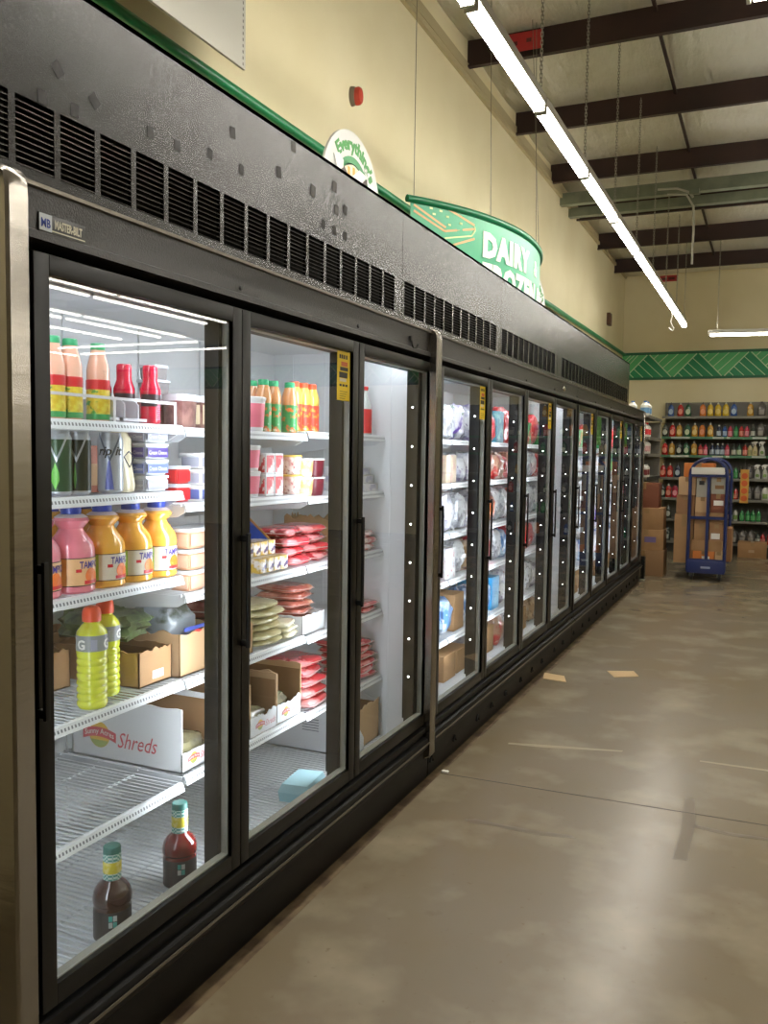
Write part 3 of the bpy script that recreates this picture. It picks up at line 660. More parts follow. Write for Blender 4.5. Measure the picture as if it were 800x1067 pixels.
# --- first case, fourth shelf: sports bottles, trays of greens
prof_g = [(0, 0), (.036, 0), (.040, .006)]
for k in range(7): prof_g += [(.0412, .012+.019*k), (.0405, .0165+.019*k), (.0376, .0215+.019*k), (.0405, .0265+.019*k)]
prof_g += [(.0405, .147), (.041, .155), (.041, .20), (.039, .208), (.027, .224), (.021, .229), (.021, .236), (0, .236)]
cap_g = [(0, .234), (.0245, .234), (.025, .25), (.0235, .264), (.018, .272), (.008, .275), (0, .275)]
lime = mat('lime_sports_drink', 'd9e03a', .12, coat=.7); capo = P('orange_cap', 'e8562f', .4)
for x, y, lb in [(-.262, 1.795, 'lime sports drink bottle with orange cap, front one'), (-.315, 1.905, 'lime sports drink bottle with orange cap, behind and right')]:
    rev('sports_bottle', lb, 'bottle', (x, y, z1[3]), 'sport', prof_g, lime, cap_g, capo, (.0415, .157, .20, -3.14, 3.14), P('grey_bottle_label', '8f938f'), 'lime sports bottles', letters=[('G', .035, .0422, .164, -1.55, wht, dict(ext=.004, bold=.03)), ('G', .035, .0422, .164, .25, wht, dict(ext=.004, bold=.03))], n=26,
        extra=lambda lo: cpart('barcode_panel', 'gbar', lambda b: b.lathe([(.0417, .16), (.0421, .161), (.0421, .188), (.0417, .189)], 6, None, 1, -.9, -.5), P('grey_print', 'a3a5b3'), lo))
def tray(label, loc, d, w, h, m_out=card, m_in=card_d, rag=.012, cut=0, group=None, rot=0, name='cardboard_tray', front=None, fh=None):
    """open cardboard tray: front towards +x, torn ragged rim; fh lowers the front panel"""
    t = thing(name, label, 'box', loc, rot, group); th = .004; rr = random.Random(len(label)*7+int(w*1000))
    def wall(b, p0, p1, n_, hh, rg):
        (xa, ya), (xb, yb) = p0, p1; N = 22; dv = Vector((xb-xa, yb-ya)); nn = Vector((-dv.y, dv.x)).normalized()*th
        vs = []; fs = []
        for i in range(N+1):
            f = i/N; x, y = xa+dv.x*f, ya+dv.y*f; z = hh+rg*1.2*noise.noise(Vector((i*.45, len(label)*.37, n_+w*9)))*(1 if 0 < i < N else .3)
            vs += [(x, y, 0), (x, y, z), (x+nn.x, y+nn.y, z), (x+nn.x, y+nn.y, 0)]
        for i in range(N):
            a = 4*i; c = 4*i+4; fs += [(a, a+1, c+1, c), (a+1, a+2, c+2, c+1), (a+2, a+3, c+3, c+2)]
        fs += [(0, 1, 2, 3), (4*N+3, 4*N+2, 4*N+1, 4*N)]; b.add(vs, fs)
    b = MB(); b.box(-d, 0, 0, w, 0, .004)
    wall(b, (-d, 0), (0, 0), 0, h, rag); wall(b, (0, w), (-d, w), 0, h, rag); wall(b, (-d, w), (-d, 0), 0, h, rag); b.obj('tray_body', m_out, t)
    f = MB(); wall(f, (0, 0), (0, w), 0, fh or h, rag); fo = f.obj('front_panel', front or m_out, t)
    i = MB(); i.box(-d+.0045, -.0045, .0045, w-.0045, .004, .005).box(-d+.0045, -d+.0055, .0045, w-.0045, .005, h-.02).box(-d+.0045, -.0045, w-.0055, w-.0045, .005, h-.02).box(-d+.0045, -.0045, .0045, .0055, .005, h-.02); i.obj('inner_lining', m_in, t)
    return t, fo
def bag(label, loc, sx, sy, sz, m, seed, cat='bag', name='food_bag', group=None, rot=0, crk=.16, strip=None, e=.6, n=14):
    t = thing(name, label, cat, loc, rot, group)
    MB().pillow(sx, sy, sz, seed, crk, n, e).obj('bag_body', m, t)
    if strip: MB().pillow(sx*1.0, sy*.5, sz*.72, seed, crk*.4, 10, e, Matrix.Translation((.012, 0, sz*.14))).obj('label', strip, t)
    return t
gz = z1[3]
t, fo = tray('brown open tray with small white label behind the lime bottles', (-.262, 1.985, gz), .33, .15, .105)
MB().box(.0002, .0012, .06, .11, .016, .04).obj('label', wht, t); 
t, fo = tray('brown torn-top carton at the right end of the fourth shelf', (-.245, 2.155, gz-.005), .36, .24, .135, card_l, card_d, .016)
bag('white and blue salad bag with red oval sitting in the right carton', (-.40, 2.275, gz+.004), .19, .165, .20, mat('salad_bag', '9aa4ab', .3, coat=.5, mix=[('4d5848', 14, .5, .62)]), 5)
bb = MB().box(0, .002, -.09, .09, 0, .012); o = thing('bag_label', 'red oval and blue band label sheet on the salad bag', 'label', (-.252, 2.275, gz+.132)); bb.obj('blue_band', P('blue_band', '3f4f9f'), o)
MB().lathe([(0, .004), (.03, .004), (.03, .0)], 18, Matrix.Translation((.002, -.03, -.016)) @ Matrix.Rotation(PI/2, 4, 'Y') @ Matrix.Scale(.5, 4, (1, 0, 0))).obj('red_oval', redp, o)
bag('bag of dark salad greens piled above the small brown tray', (-.45, 2.06, gz+.118), .26, .21, .085, greens, 3, crk=.25)
bag('bag of dark greens at the back left of the fourth shelf', (-.575, 1.825, gz+.006), .16, .13, .16, greens, 8, crk=.25)
t, fo = tray('brown tray at the left behind the lime bottles', (-.46, 1.73, gz), .22, .19, .11)
t, fo = tray('wide brown tray with pale top edge behind the small tray', (-.605, 1.945, gz), .13, .2, .12)
bag('pale green salad bag above the right carton, left of mullion', (-.69, 2.27, gz), .15, .2, .2, mat('pale_greens', '7c8a5c', .3, mix=[('4b5a3a', 15, .45, .6)]), 12, crk=.25)
# --- fifth shelf: printed shredded cheese trays
orange_logo = P('logo_yellow', 'd9b14a'); logo_red = P('logo_red', 'bf4a52'); logo_green = P('logo_green', '8f9d57')
def shreds_logo(b, T, s):
    """round sun badge with a ribbon, then script lettering; T maps (x along, y up, z out)"""
    n = 28
    b.mi(0); vs = [T(0, 0, .0003)]+[T(.62*s*math.cos(2*PI*i/n), .62*s*math.sin(2*PI*i/n), .0003) for i in range(n)]; b.add(vs, [(0, 1+i, 1+(i+1) % n) for i in range(n)])
    b.mi(2); k = [i for i in range(n) if math.sin(2*PI*i/n) < -.25]; 
    vs = [T(.60*s*math.cos(2*PI*i/n), .60*s*math.sin(2*PI*i/n), .0006) for i in k]; b.add(vs, [tuple(range(len(vs)))])
    b.mi(1)
    for i in range(12):
        x0, x1 = (-1+i/6)*s, (-1+(i+1)/6)*s; f = lambda x: .14*s-.22*x*x/s*.9
        b.add([T(x0, f(x0)-.23*s, .0009), T(x1, f(x1)-.23*s, .0009), T(x1, f(x1)+.23*s, .0009), T(x0, f(x0)+.23*s, .0009)], [(0, 1, 2, 3)])
    b.mi(3); put_text(b, 'Sunny Acres', .37*s, lambda x, y, z: T(x, y+.05*s-.2*x*x/s, .0012), sx=.95, bold=.01)
    b.mi(1); put_text(b, 'Shreds', 1.05*s, lambda x, y, z: T(x+1.10*s, y-.45*s, .0009), center=False, sh=.35, sx=.8)
LOGO = [orange_logo, logo_red, logo_green, wht]
GT = 'printed cheese trays'
ez = z2[4]
t, fo = tray('white printed tray with sun badge, long side facing the first door', (-.235, 2.15, ez), .44, .20, .20, whitecard, card_d, .004, group=GT, rot=0, front=whitecard, fh=.06)
b = MB(); shreds_logo(b, lambda x, y, z: (-.325+x, -.0006-z, .078+y), .068); b.obj('printed_logo', LOGO, t, 'sun badge and red script lettering')
b = MB(); shreds_logo(b, lambda x, y, z: (.0006+z, .06+x, .035+y), .03); b.obj('printed_logo', LOGO, fo, 'small printed badge and red script')
for k, y in enumerate((2.52, 2.70)):
    t, fo = tray('open brown cheese tray with white printed front, %s one behind second door' % ['left', 'right'][k], (-.225, y, ez), .42, .178, .19, card_l, card_d, .014, group=GT, front=whitecard, fh=.068)
    b = MB(); shreds_logo(b, lambda x, y, z: (.0006+z, .065+x, .034+y), .03); b.obj('printed_logo', LOGO, fo, 'small printed badge and red script')
cheese = mat('cheese_pouch_film', '6d6a5c', .25, coat=.6, mix=[('a8a27c', 12, .4, .6), ('2d2f2c', 20, .55, .68)])
for k, (y, x, h) in enumerate([(2.25, -.33, .085), (2.25, -.50, .12), (2.605, -.32, .075), (2.79, -.34, .08)]):
    bag(['shiny shredded cheese pouch in front of the white printed tray', 'dark shredded cheese pouch deep inside the white printed tray', 'shredded cheese pouch lying in the left brown cheese tray', 'shredded cheese pouch lying in the right brown cheese tray'][k], (x, y, ez+.006), .15, .16, h, cheese, 20+k, group='shredded cheese pouches')
# --- deck: two tea bottles
tea = P('dark_tea', '35170f', .12, coat=.8); tea2 = P('red_tea', '6a1712', .12, coat=.8); tealab = P('black_tea_label', '2a2523', .45); capt = P('teal_cap', '2f6a60', .4)
prof_t = [(0, 0), (.046, 0), (.049, .005), (.049, .086), (.047, .090), (.047, .094), (.051, .099), (.051, .112), (.047, .13), (.036, .146), (.024, .156), (.0225, .162), (.0225, .226), (0, .226)]
cap_t = [(0, .226), (.0228, .226), (.0228, .243), (.021, .246), (0, .246)]
checkm = mat('checked_neck_foil', 'c4d7cf', .4); nt = checkm.node_tree; ck = nt.nodes.new('ShaderNodeTexChecker'); ck.inputs['Scale'].default_value = 190
ck.inputs['Color1'].default_value = lin('cfe0d8'); ck.inputs['Color2'].default_value = lin('4f9488'); tc = nt.nodes.new('ShaderNodeTexCoord'); nt.links.new(tc.outputs['Object'], ck.inputs[0]); nt.links.new(ck.outputs[0], nt.nodes['Principled BSDF'].inputs['Base Color'])
lemon = mat('lemon_neck_print', 'd9c93a', .4, mix=[('e8dd86', 70, .45, .6)])
def tea_extra(lo):
    cpart('lemon_band', 'tlem', lambda b: b.lathe([(.0232, .176), (.0242, .178), (.0242, .205), (.0232, .207)], 22), lemon, lo)
    cpart('checked_band', 'tchk', lambda b: (b.lathe([(.0230, .158), (.0236, .159), (.0236, .176), (.0230, .177)], 22), b.lathe([(.0230, .207), (.0236, .208), (.0236, .227), (.0230, .228)], 22)), checkm, lo)
    def sq(b):
        for i, (a, z) in enumerate(((-.95, .062), (-.72, .062), (-.95, .045), (-.72, .045))):
            b.mi(i % 2 if i < 2 else 1-i % 2); b.lathe([(.0494, z), (.0500, z+.0005), (.0500, z+.0145), (.0494, z+.015)], 4, None, 1, a-.1, a+.1)
    cpart('tile_print', 'tsq', sq, [P('teal_print', '4fb0a2'), P('pale_tile_print', 'c9d0cb')], lo)
for x, y, m, lb in [(-.16, 1.752, tea, 'dark brown tea bottle with lemon neck band standing at the left'), (-.175, 2.06, tea2, 'red brown tea bottle standing at the right near the mullion')]:
    rev('tea_bottle', lb, 'bottle', (x, y, .2095), 'tea', prof_t, m, cap_t, capt, (.0494, .004, .085, -3.14, 3.14), tealab, 'tea bottles on the freezer floor', extra=tea_extra, n=26)

# --- bays two and three
jb = P('apple_juice', 'c98f5e', .12, coat=.7); jy = P('yellow_juice', 'd0b452', .12, coat=.7); glab = mat('green_apple_label', '2f8a4a', .4, mix=[('e06a2c', 38, .56, .6), ('e9ead8', 30, .62, .66)]); rlab = mat('red_fruit_label', 'd9432f', .4, mix=[('f0a23a', 38, .56, .6), ('f1e2c4', 30, .62, .66)])
prof_a = [(0, 0), (.026, 0), (.029, .005), (.029, .105), (.0305, .112), (.030, .135), (.022, .162), (.019, .17), (0, .17)]
cap_a = [(0, .168), (.0195, .168), (.0195, .186), (.018, .189), (0, .189)]
for k, (x, y, g) in enumerate([(-.29, 2.70, 0), (-.29, 2.768, 0), (-.29, 2.925, 1), (-.29, 2.993, 1), (-.29, 3.062, 1), (-.265, 2.845, 0), (-.36, 2.735, 0)]):
    lb = ['green capped apple juice bottle right of the white tub', 'second green capped apple juice bottle from the white tub', 'orange capped juice bottle, leftmost of the red labels', 'orange capped juice bottle, middle of the red labels', 'orange capped juice bottle, rightmost, at the second mullion', 'green capped apple juice bottle touching the orange capped ones', 'green capped apple juice bottle in the second row'][k]
    rev('juice_bottle', lb, 'bottle', (x, y, z2[0] if y < 2.886 else SZ[2][0]), 'aj', prof_a, jy if g else jb, cap_a, capo if g else capg, (.0298, .004, .104, -3.14, 3.14), rlab if g else glab, 'small juice bottles', n=20)
def cup(label, loc, h, r, m, ml, mp, group):
    t = thing('food_cup', label, 'cup', loc, 0, group); k = ('cup', h, r)
    cpart('cup_body', k+('b',), lambda b: b.lathe([(0, 0), (r*.82, 0), (r*.84, .003), (r, h*.92), (0, h*.92)], 22), m, t)
    cpart('lid', k+('l',), lambda b: b.lathe([(0, h*.90), (r*1.03, h*.90), (r*1.05, h*.92), (r*1.05, h*.98), (r*.95, h), (r*.9, h*.985), (0, h*.985)], 22), ml, t)
    cpart('label', k+('p',), lambda b: b.lathe([(r*.88, h*.12), (r*.895, h*.13), (r*.985, h*.80), (r*.96, h*.81)], 14, None, 1, -1.9, .6), mp, t)
    return t
wt = P('white_tub', 'e4e4e4', .35); wl = P('white_lid', 'ececea', .3); pinkp = P('pink_print', 'e0607a')
cup('big white yogurt tub with pink label, left edge of second door', (-.28, 2.60, z2[0]), .12, .052, wt, wl, pinkp, 'white yogurt tubs')
rev('juice_bottle', 'pink juice bottle behind the big white yogurt tub', 'bottle', (-.39, 2.665, z2[0]), 'aj', prof_a, jm['pink'], cap_a, capg, (.0298, .004, .104, -3.14, 3.14), P('pale_label', 'e8dccb'), 'small juice bottles', n=20)
for k in range(2): cup('white and pink yogurt tub, %s of two at the left of the second door' % ['bottom', 'top'][k], (-.285, 2.585, z2[1]+.0905*k), .09, .048, wt, wl, pinkp, 'white yogurt tubs')
def carton(label, loc, d, w, h, m, fm=None, group=None, name='food_carton', tx=None, txm=None, rot=0, cat='carton'):
    t = thing(name, label, cat, loc, rot, group); k = ('crt', d, w, h)
    cpart('carton_body', k, lambda b: b.box(-d, 0, 0, w, 0, h, .0015), m, t)
    if fm:
        lo = cpart('printed_panel', k+('f',), lambda b: b.box(-.0005, .0008, w*.08, w*.92, h*.1, h*.9).box(-d*.92, -d*.06, -.0008, .0005, h*.1, h*.9), fm, t)
        if tx: cpart('lettering', k+('t', tx), lambda b: front_text(b, tx, h*.3, .001, w/2, h*.38, ext=.003, sx=.8), txm or wht, lo)
    return t
rw = mat('red_white_print', 'd83a44', .4, mix=[('efe3dc', 35, .5, .54)])
for j in range(2):
    for k in range(2):
        carton('small white carton with red fruit print, %s %s of four' % (['left', 'right'][j], ['bottom', 'top'][k]), (-.245, 2.648+.062*j, z2[1]+.0765*k), .09, .058, .076, wt, rw, 'small red and white cartons')
pk = mat('pink_mixed_print', 'd9a79b', .4, mix=[('f1d9cf', 40, .45, .55), ('a84f52', 55, .6, .64)]); ok = mat('orange_mixed_print', 'dfae6f', .4, mix=[('f3dfb0', 40, .45, .55)]); ylid = P('yellow_lid', 'dfb94a', .35); maroon = P('maroon_cup', '6e1a2e', .3)
for j, (y, m, l_, nm) in enumerate([(2.785, P('brownish_cup', '9c7a62', .35), ylid, 'brown'), (2.87, pk, ylid, 'pink mottled'), (2.965, ok, wl, 'orange'), (3.055, maroon, wl, 'maroon')]):
    zz = z2[1] if y < 2.886 else SZ[2][1]
    for k in range(2): cup('%s dessert cup, %s of the pair, second shelf behind door two' % (nm, ['bottom', 'top'][k]), (-.275 if j else -.33, y, zz+.0735*k), .073, .043, m, l_, m, 'dessert cups in pairs')
t = thing('display_box', 'blue and yellow open display box of lunch packs', 'box', (-.30, 2.575, z2[2]))
MB().box(-.14, .0, 0, .215, 0, .004).box(-.14, -.136, 0, .215, 0, .165).prism([(-.14, 0), (0, 0), (0, .10), (-.14, .215)], 'y', .211, .215).prism([(-.14, 0), (0, 0), (0, .05), (-.14, .165)], 'y', 0, .004).box(-.004, 0, 0, .215, 0, .04).obj('box_body', P('orange_brown_card', 'b77a35', .6), t)
MB().prism([(-.134, .01), (-.006, .01), (-.006, .095), (-.134, .20)], 'y', .2095, .2110).box(-.1355, -.134, .006, .2095, .06, .162).obj('inner_panel', P('blue_panel', '2a56b5', .4), t)
lunch = mat('lunch_pack_print', 'd9b24a', .35, mix=[('efe6da', 26, .45, .5), ('8a5a4a', 34, .58, .62), ('4b4f8a', 30, .62, .65)], coat=.4)
for k in range(8):
    j, q = k % 4, k//4
    carton('mottled lunch pack in the blue display box, %s slot %s layer' % (ORD[j], ['bottom', 'top'][q]), (-.285+.055*(1-q)*1, 2.583+.05*j, z2[2]+.005+.052*q), .09, .047, .05, lunch, None, 'lunch packs in the display box')
meat = mat('red_meat_pack', 'c92f3c', .22, coat=.7, mix=[('9c1f28', 7, .42, .6), ('e58a8c', 16, .58, .66), ('f0d3ce', 34, .66, .72)]); meat_d = mat('dark_meat_pack', '8a3a32', .25, coat=.7, mix=[('b9776a', 14, .45, .6)]); saus = mat('sausage_pack', 'c58a72', .25, coat=.7, mix=[('a65a4c', 16, .45, .55), ('e2c1b0', 28, .62, .7)])
def pack(label, loc, w, d, h, m, seed, group, rot=0):
    t = thing('meat_pack', label, 'package', loc, rot or .22*math.sin(seed*2.7), group)
    MB().pillow(d, w, h, seed, .06, 12, .35).obj('film_pack', m, t)
    MB().pillow(d*1.08, w*1.06, h*.12, seed+1, .05, 8, .3, Matrix.Translation((0, 0, h*.38))).obj('sealed_edge', P('clear_edge', 'd9b9b6', .25, coat=.6), t)
    return t
for k, (x, y, zz, nm) in enumerate([(-.32, 2.90, 0, 'bottom'), (-.34, 2.89, .036, 'second'), (-.33, 2.91, .072, 'third'), (-.36, 2.905, .108, 'top')]):
    pack('bright red meat pack, %s of the stack right of the display box' % nm, (x, y, z2[2]+zz), .17, .17, .037, meat, k, 'red meat packs')
for k in range(4):
    pack('red meat pack on the third shelf against the second mullion, %s in its stack' % ['bottom', 'second', 'third', 'top'][k], (-.33-.01*k, 3.085, SZ[2][2]+.036*k), .19, .17, .037, meat, 10+k, 'red meat packs')
tort = mat('tortilla_film', 'cfc79a', .25, coat=.6, mix=[('e4ddb6', 6, .4, .65), ('b5ad7d', 14, .6, .72)])
for k in range(6):
    t = thing('tortilla_pack', 'round pale tortilla pack, %s from the bottom of the pile' % ORD[k], 'package', (-.345+.01*math.sin(k*2), 2.675+.01*math.cos(k*3), z2[3]+.0265*k), 0, 'tortilla packs')
    MB().pillow(.24, .25, .028, 30+k, .05, 10, .8).obj('film_pack', tort, t)
for k in range(3):
    t = thing('tortilla_pack', 'folded pale tortilla pack beside the white flap tray, %s layer' % ['lowest', 'middle', 'highest'][k], 'package', (-.30, 2.825-.01*k, z2[3]+.022*k), .3, 'tortilla packs')
    MB().pillow(.14, .15, .023, 40+k, .12, 10, .5).obj('film_pack', mat('pale_tortilla_film', 'dcd6b8', .25, coat=.6), t)
t, fo = tray('small torn brown box at the left edge of the fourth shelf, door two', (-.235, 2.45, z2[3]), .16, .10, .10, card_l, card_d, .02, fh=.06)
t, fo = tray('white flapped tray holding sausages against the second mullion', (-.235, 2.905, SZ[2][3]), .30, .18, .075, whitecard, card, .006)
for k in range(6):
    pack('sausage pack in the white flapped tray, %s from bottom' % ORD[k], (-.37, 2.995, SZ[2][3]+.006+.03*k), .15, .20, .031, saus if k > 1 else meat_d, 50+k, 'sausage packs')
for k in range(3):
    pack('dark cured meat pack behind the tortilla pile, %s layer' % ['lowest', 'middle', 'highest'][k], (-.54, 2.75, z2[3]+.07*k), .2, .2, .07, meat_d, 60+k, 'dark meat packs')
for k, (x, y, q) in enumerate([(-.31, 3.03, 0), (-.32, 3.025, 1), (-.33, 3.04, 2), (-.34, 3.03, 3), (-.35, 3.04, 4)]):
    pack('red meat pack on the fifth shelf against the second mullion, %s from bottom' % ORD[k], (x, y, SZ[2][4]+.038*q), .19, .18, .039, mat('stripy_meat_pack', 'c23a40', .22, coat=.7, mix=[('e0a3a0', 7, .52, .6)]) if q < 2 else meat, 70+k, 'red meat packs')
# deck of bay two and three
t = thing('egg_carton', 'pale blue egg carton on the freezer floor behind the second door', 'carton', (-.17, 2.80, .2095), .12)
pb = P('pale_blue_foam', '93bcc4', .55)
MB().prism([(-.06, 0), (.06, 0), (.066, .034), (-.066, .034)], 'y', -.08, .08).obj('carton_base', pb, t)
MB().prism([(-.067, .034), (.067, .034), (.050, .068), (-.050, .068)], 'y', -.082, .082).obj('carton_lid', P('pale_blue_lid', 'a5ccd2', .5), t)
t, fo = tray('brown open carton with white printed side on the floor behind third door', (-.20, 3.24, .2095), .42, .32, .18, whitecard, card_d, .02, front=card_l)
b = MB()
for k in range(5): b.box(-.22, -.14, -.0012, -.0006, .09+.012*k, .094+.012*k)
b.obj('printed_lines', P('grey_print2', '83878c'), t)
t = thing('milk_jug', 'white plastic jug on the floor at the left of door three', 'jug', (-.17, 3.20, .2095))
MB().lathe([(0, 0), (.045, 0), (.05, .006), (.05, .10), (.035, .135), (.018, .15), (.018, .16), (0, .16)], 20, sq=4).obj('jug_body', P('milky_plastic', 'd9dde4', .35), t); MB().lathe([(0, .158), (.021, .158), (.021, .172), (0, .172)], 16).obj('cap', wht, t)
bag('clear wrapped meat bag in the brown carton behind door three', (-.30, 3.37, .216), .16, .18, .12, mat('wrapped_meat', '9a6a55', .2, coat=.8, mix=[('c9a492', 12, .45, .6)]), 33)
z3 = SZ[2]
rev('sauce_bottle', 'glass bottle with red label on the top shelf, left of door three', 'bottle', (-.27, 3.52, z3[0]), 'sauce', [(0, 0), (.028, 0), (.030, .004), (.030, .12), (.020, .15), (.011, .17), (.011, .20), (0, .2)], P('pale_glass_fill', 'b9c0b8', .12, coat=.8), [(0, .198), (.0125, .198), (.0125, .215), (0, .215)], redp, (.0306, .008, .115, -3.14, 3.14), redp)
lil = mat('lilac_print', 'b9b9cf', .4, mix=[('e8e6ea', 22, .45, .55)])
for k in range(3): carton('flat white and lilac pack behind door three, %s of the pile' % ['bottom', 'middle', 'top'][k], (-.235-.02*k, 3.42, z3[1]+.036*k), .24, .17+.01*(k == 2), .034, wt, lil, 'flat white packs')
t, fo = tray('brown torn box on the third shelf behind door three', (-.33, 3.43, z3[2]), .3, .13, .14, card, card_d, .02)
for k in range(3): pack('pink wrapped pack on the third shelf behind door three, %s layer' % ['lowest', 'middle', 'highest'][k], (-.28, 3.51, z3[2]+.03*k), .13, .10, .031, mat('pink_wrapped_meat', 'cf7f80', .22, coat=.7, mix=[('eadada', 18, .5, .6)]), 80+k, 'pink wrapped packs')
for k in range(2): pack('flat red pack on the fourth shelf behind door three, %s' % ['lower', 'upper'][k], (-.30, 3.50+.01*k, z3[3]+.022*k), .17, .16, .023, meat, 84+k, 'flat red packs')
for k in range(6): pack('red meat pack in the big pile behind door three, %s from bottom' % ORD[k], (-.33+.012*math.sin(k), 3.49+.012*math.cos(2*k), z3[4]+.029*k), .21, .20, .03, meat, 90+k, 'red meat pile behind door three')
# ---------------------------------------------------------------- frozen goods in the middle and far cases
def pm(name, a, b_, c=None, sc=14, coat=.6):
    return mat(name, a, .3, coat=coat, mix=[(b_, sc, .5, .6)]+([(c, sc*1.7, .60, .68)] if c else []))
FZ = {'white': pm('white_frozen_film', 'd9dadd', 'a9a9b8', '6b4f86'), 'silver': pm('silver_frozen_film', 'c9cbce', '8f9096', '5c5a60', 24), 'red': pm('red_frozen_film', 'b8232b', 'e05a58', 'e9d8cf'),
      'purple': pm('purple_frozen_film', 'd9d6e4', '6a4aa5', '5b9a52', 10), 'blue': pm('blue_frozen_film', '4f7fb8', 'bcd2e6', 'e8eef2'), 'brown': pm('brown_frozen_film', '9b7a58', 'c7a988', '6b4430'),
      'bread': pm('wrapped_loaf_film', 'b98f78', 'c93a3a', 'e4cdb8', 8), 'orange': pm('orange_frozen_film', 'c7622c', '4a2018', 'd9b08a'), 'green': pm('green_frozen_film', '2f8a4f', '9cc78a', 'd9432f')}
FC = {'teal': pm('teal_frozen_carton', '3f7f8f', '86b8b0', '2c4a86', 20, 0), 'white': pm('white_frozen_carton', 'dcdcdc', 'bfc3cc', 'b04a44', 20, 0), 'sky': pm('sky_blue_carton', '3aa0d8', '59b5e2', None, 8, 0), 'beige': pm('beige_frozen_carton', 'd3bfa5', 'cfa69a', None, 18, 0), 'brown': card, 'red': pm('red_frozen_carton', 'b03030', 'd8b8a8', None, 18, 0), 'green': pm('green_frozen_carton', '3f9a58', 'd0443a', 'e6dfca', 16, 0)}
def fbag(bay, sh, x, y, z, col, w, h, d, seed, lab):
    t = thing('frozen_food_bag', lab, 'bag', (x, y, z), 0, 'frozen bags in the freezer row')
    MB().pillow(d, w, h, seed, .2, 12, .6).obj('bag_body', FZ[col], t)
    MB().prism([(-.004, 0), (.004, 0), (.002, .022), (-.002, .022)], 'y', -w*.36, w*.36, Matrix.Translation((0, 0, h*.93))).obj('sealed_top', FZ[col], t)
PLAN = {  # shelf -> items left to right for each bay behind doors four to twelve
 3: [['b white', 'b silver', 'b purple'], ['c beige', 'c beige', 'b white'], ['b silver', 'b red', 'b silver'], ['c white', 'b white', 'c red'], ['b blue', 'c brown', 'b blue'], ['c brown', 'b brown']],
 4: [['b silver', 'b purple', 'b white', 'b purple'], ['c beige', 'b white', 'b white', 'b red'], ['b white', 'b silver', 'b white', 'b silver'], ['c white', 'b silver', 'b brown', 'b red'], ['b blue', 'c brown', 'b blue', 'b white'], ['c brown', 'c brown', 'b white']],
 5: [['b red', 'c teal', 'b red', 'b red'], ['b bread', 'b bread', 'b red', 'b bread'], ['b orange', 'b silver', 'b silver', 'b orange'], ['b red', 'b silver', 'b blue', 'b red'], ['b blue', 'c sky', 'b white', 'c white'], ['c brown', 'b bread', 'b silver']],
 6: [['c white', 'c green', 'b red', 'c green'], ['b white', 'b silver', 'b white', 'b red'], ['b orange', 'b silver', 'b white'], ['b red', 'b red', 'b red', 'b silver'], ['c white', 'b silver', 'b white'], ['c brown', 'b brown']],
 7: [['c white', 'b red', 'b purple'], ['b white', 'b red', 'b silver'], ['b silver', 'b purple', 'b white'], ['b purple', 'b silver', 'b blue'], ['b white', 'c white', 'b blue'], ['b white', 'c brown']],
 8: [['b red', 'b white', 'c green'], ['b silver', 'b white'], ['b white', 'b blue', 'b silver'], ['b red', 'b silver'], ['c white', 'b white'], ['b silver', 'c brown']],
 9: [['c green', 'b red', 'b white'], ['b white', 'c white'], ['b brown', 'b silver'], ['b silver', 'b purple'], ['b blue', 'c white'], ['c brown', 'b white']],
 10: [['c green', 'b white'], ['b white', 'b red'], ['b silver', 'c white'], ['b purple', 'b silver'], ['b white', 'b blue'], ['c brown']],
 11: [['b red', 'c white'], ['c green', 'b white'], ['b silver', 'b white'], ['b white', 'b silver'], ['c white', 'b blue'], ['c brown']]}
SHN = SN+['floor']
adj = {'silver': 'clear silvery', 'white': 'white printed', 'purple': 'white and purple', 'bread': 'red and tan', 'orange': 'dark orange', 'beige': 'beige printed', 'teal': 'teal', 'sky': 'sky blue'}
sd = 100
for bay, rows in PLAN.items():
    a, c = BAYS[bay]
    for si, items in enumerate(rows):
        z = SZ[bay][si] if si < 5 else .2105; n = len(items); w = (c-a-.02)/n
        top = ([.26, .20, .24, .22, .26, .22])[si]
        for k, it in enumerate(items):
            kd, col = it.split(); y = a+.01+w*(k+.5); sd += 1; rr = random.Random(sd)
            lab = '%s frozen %s behind the %s glass door, %s%s, %s from left' % (adj.get(col, col), 'bag' if kd == 'b' else 'carton', ORD[bay], SHN[si], ' shelf' if si < 5 else ' of case', ORD[k])
            if kd == 'b': fbag(bay, si, -.31-.02*rr.random(), y, z, col, min(w*.96, .24), top*(.72+.24*rr.random()), .16, sd, lab)
            else:
                cw = min(w*.94, .20); ch = top*(.62+.3*rr.random()); 
                carton(lab, (-.235-.02*rr.random(), y-cw/2, z), .24, cw, ch, FC[col], None if col == 'brown' else FC[col], 'frozen cartons in the freezer row')

# ---------------------------------------------------------------- signs and fittings on the left wall
XC, YC, RR = -2.565, 6.5, 2.25
def arc(s, z, o=0): return ((RR+o)*math.cos(s/RR)+XC, (RR+o)*math.sin(s/RR)+YC, z)
t = thing('department_sign', 'curved hanging green dairy and frozen sign with white lettering', 'sign', (0, 0, 0))
sgm = mat('sign_pale_green', '4aa47c', .45); b = MB(); N = 60; s0, s1 = -1.42, 1.42
for i in range(N+1):
    s = s0+(s1-s0)*i/N; b.v += [arc(s, 2.43), arc(s, 3.10), arc(s, 3.10, -.008), arc(s, 2.43, -.008)]
for i in range(N):
    k = 4*i
    for q in range(4): b.f.append((k+q, k+(q+1) % 4, k+4+(q+1) % 4, k+4+q)); b.m.append(0)
b.f += [(0, 3, 2, 1), (4*N, 4*N+1, 4*N+2, 4*N+3)]; b.m += [0, 0]; pn = b.obj('sign_panel', sgm, t)
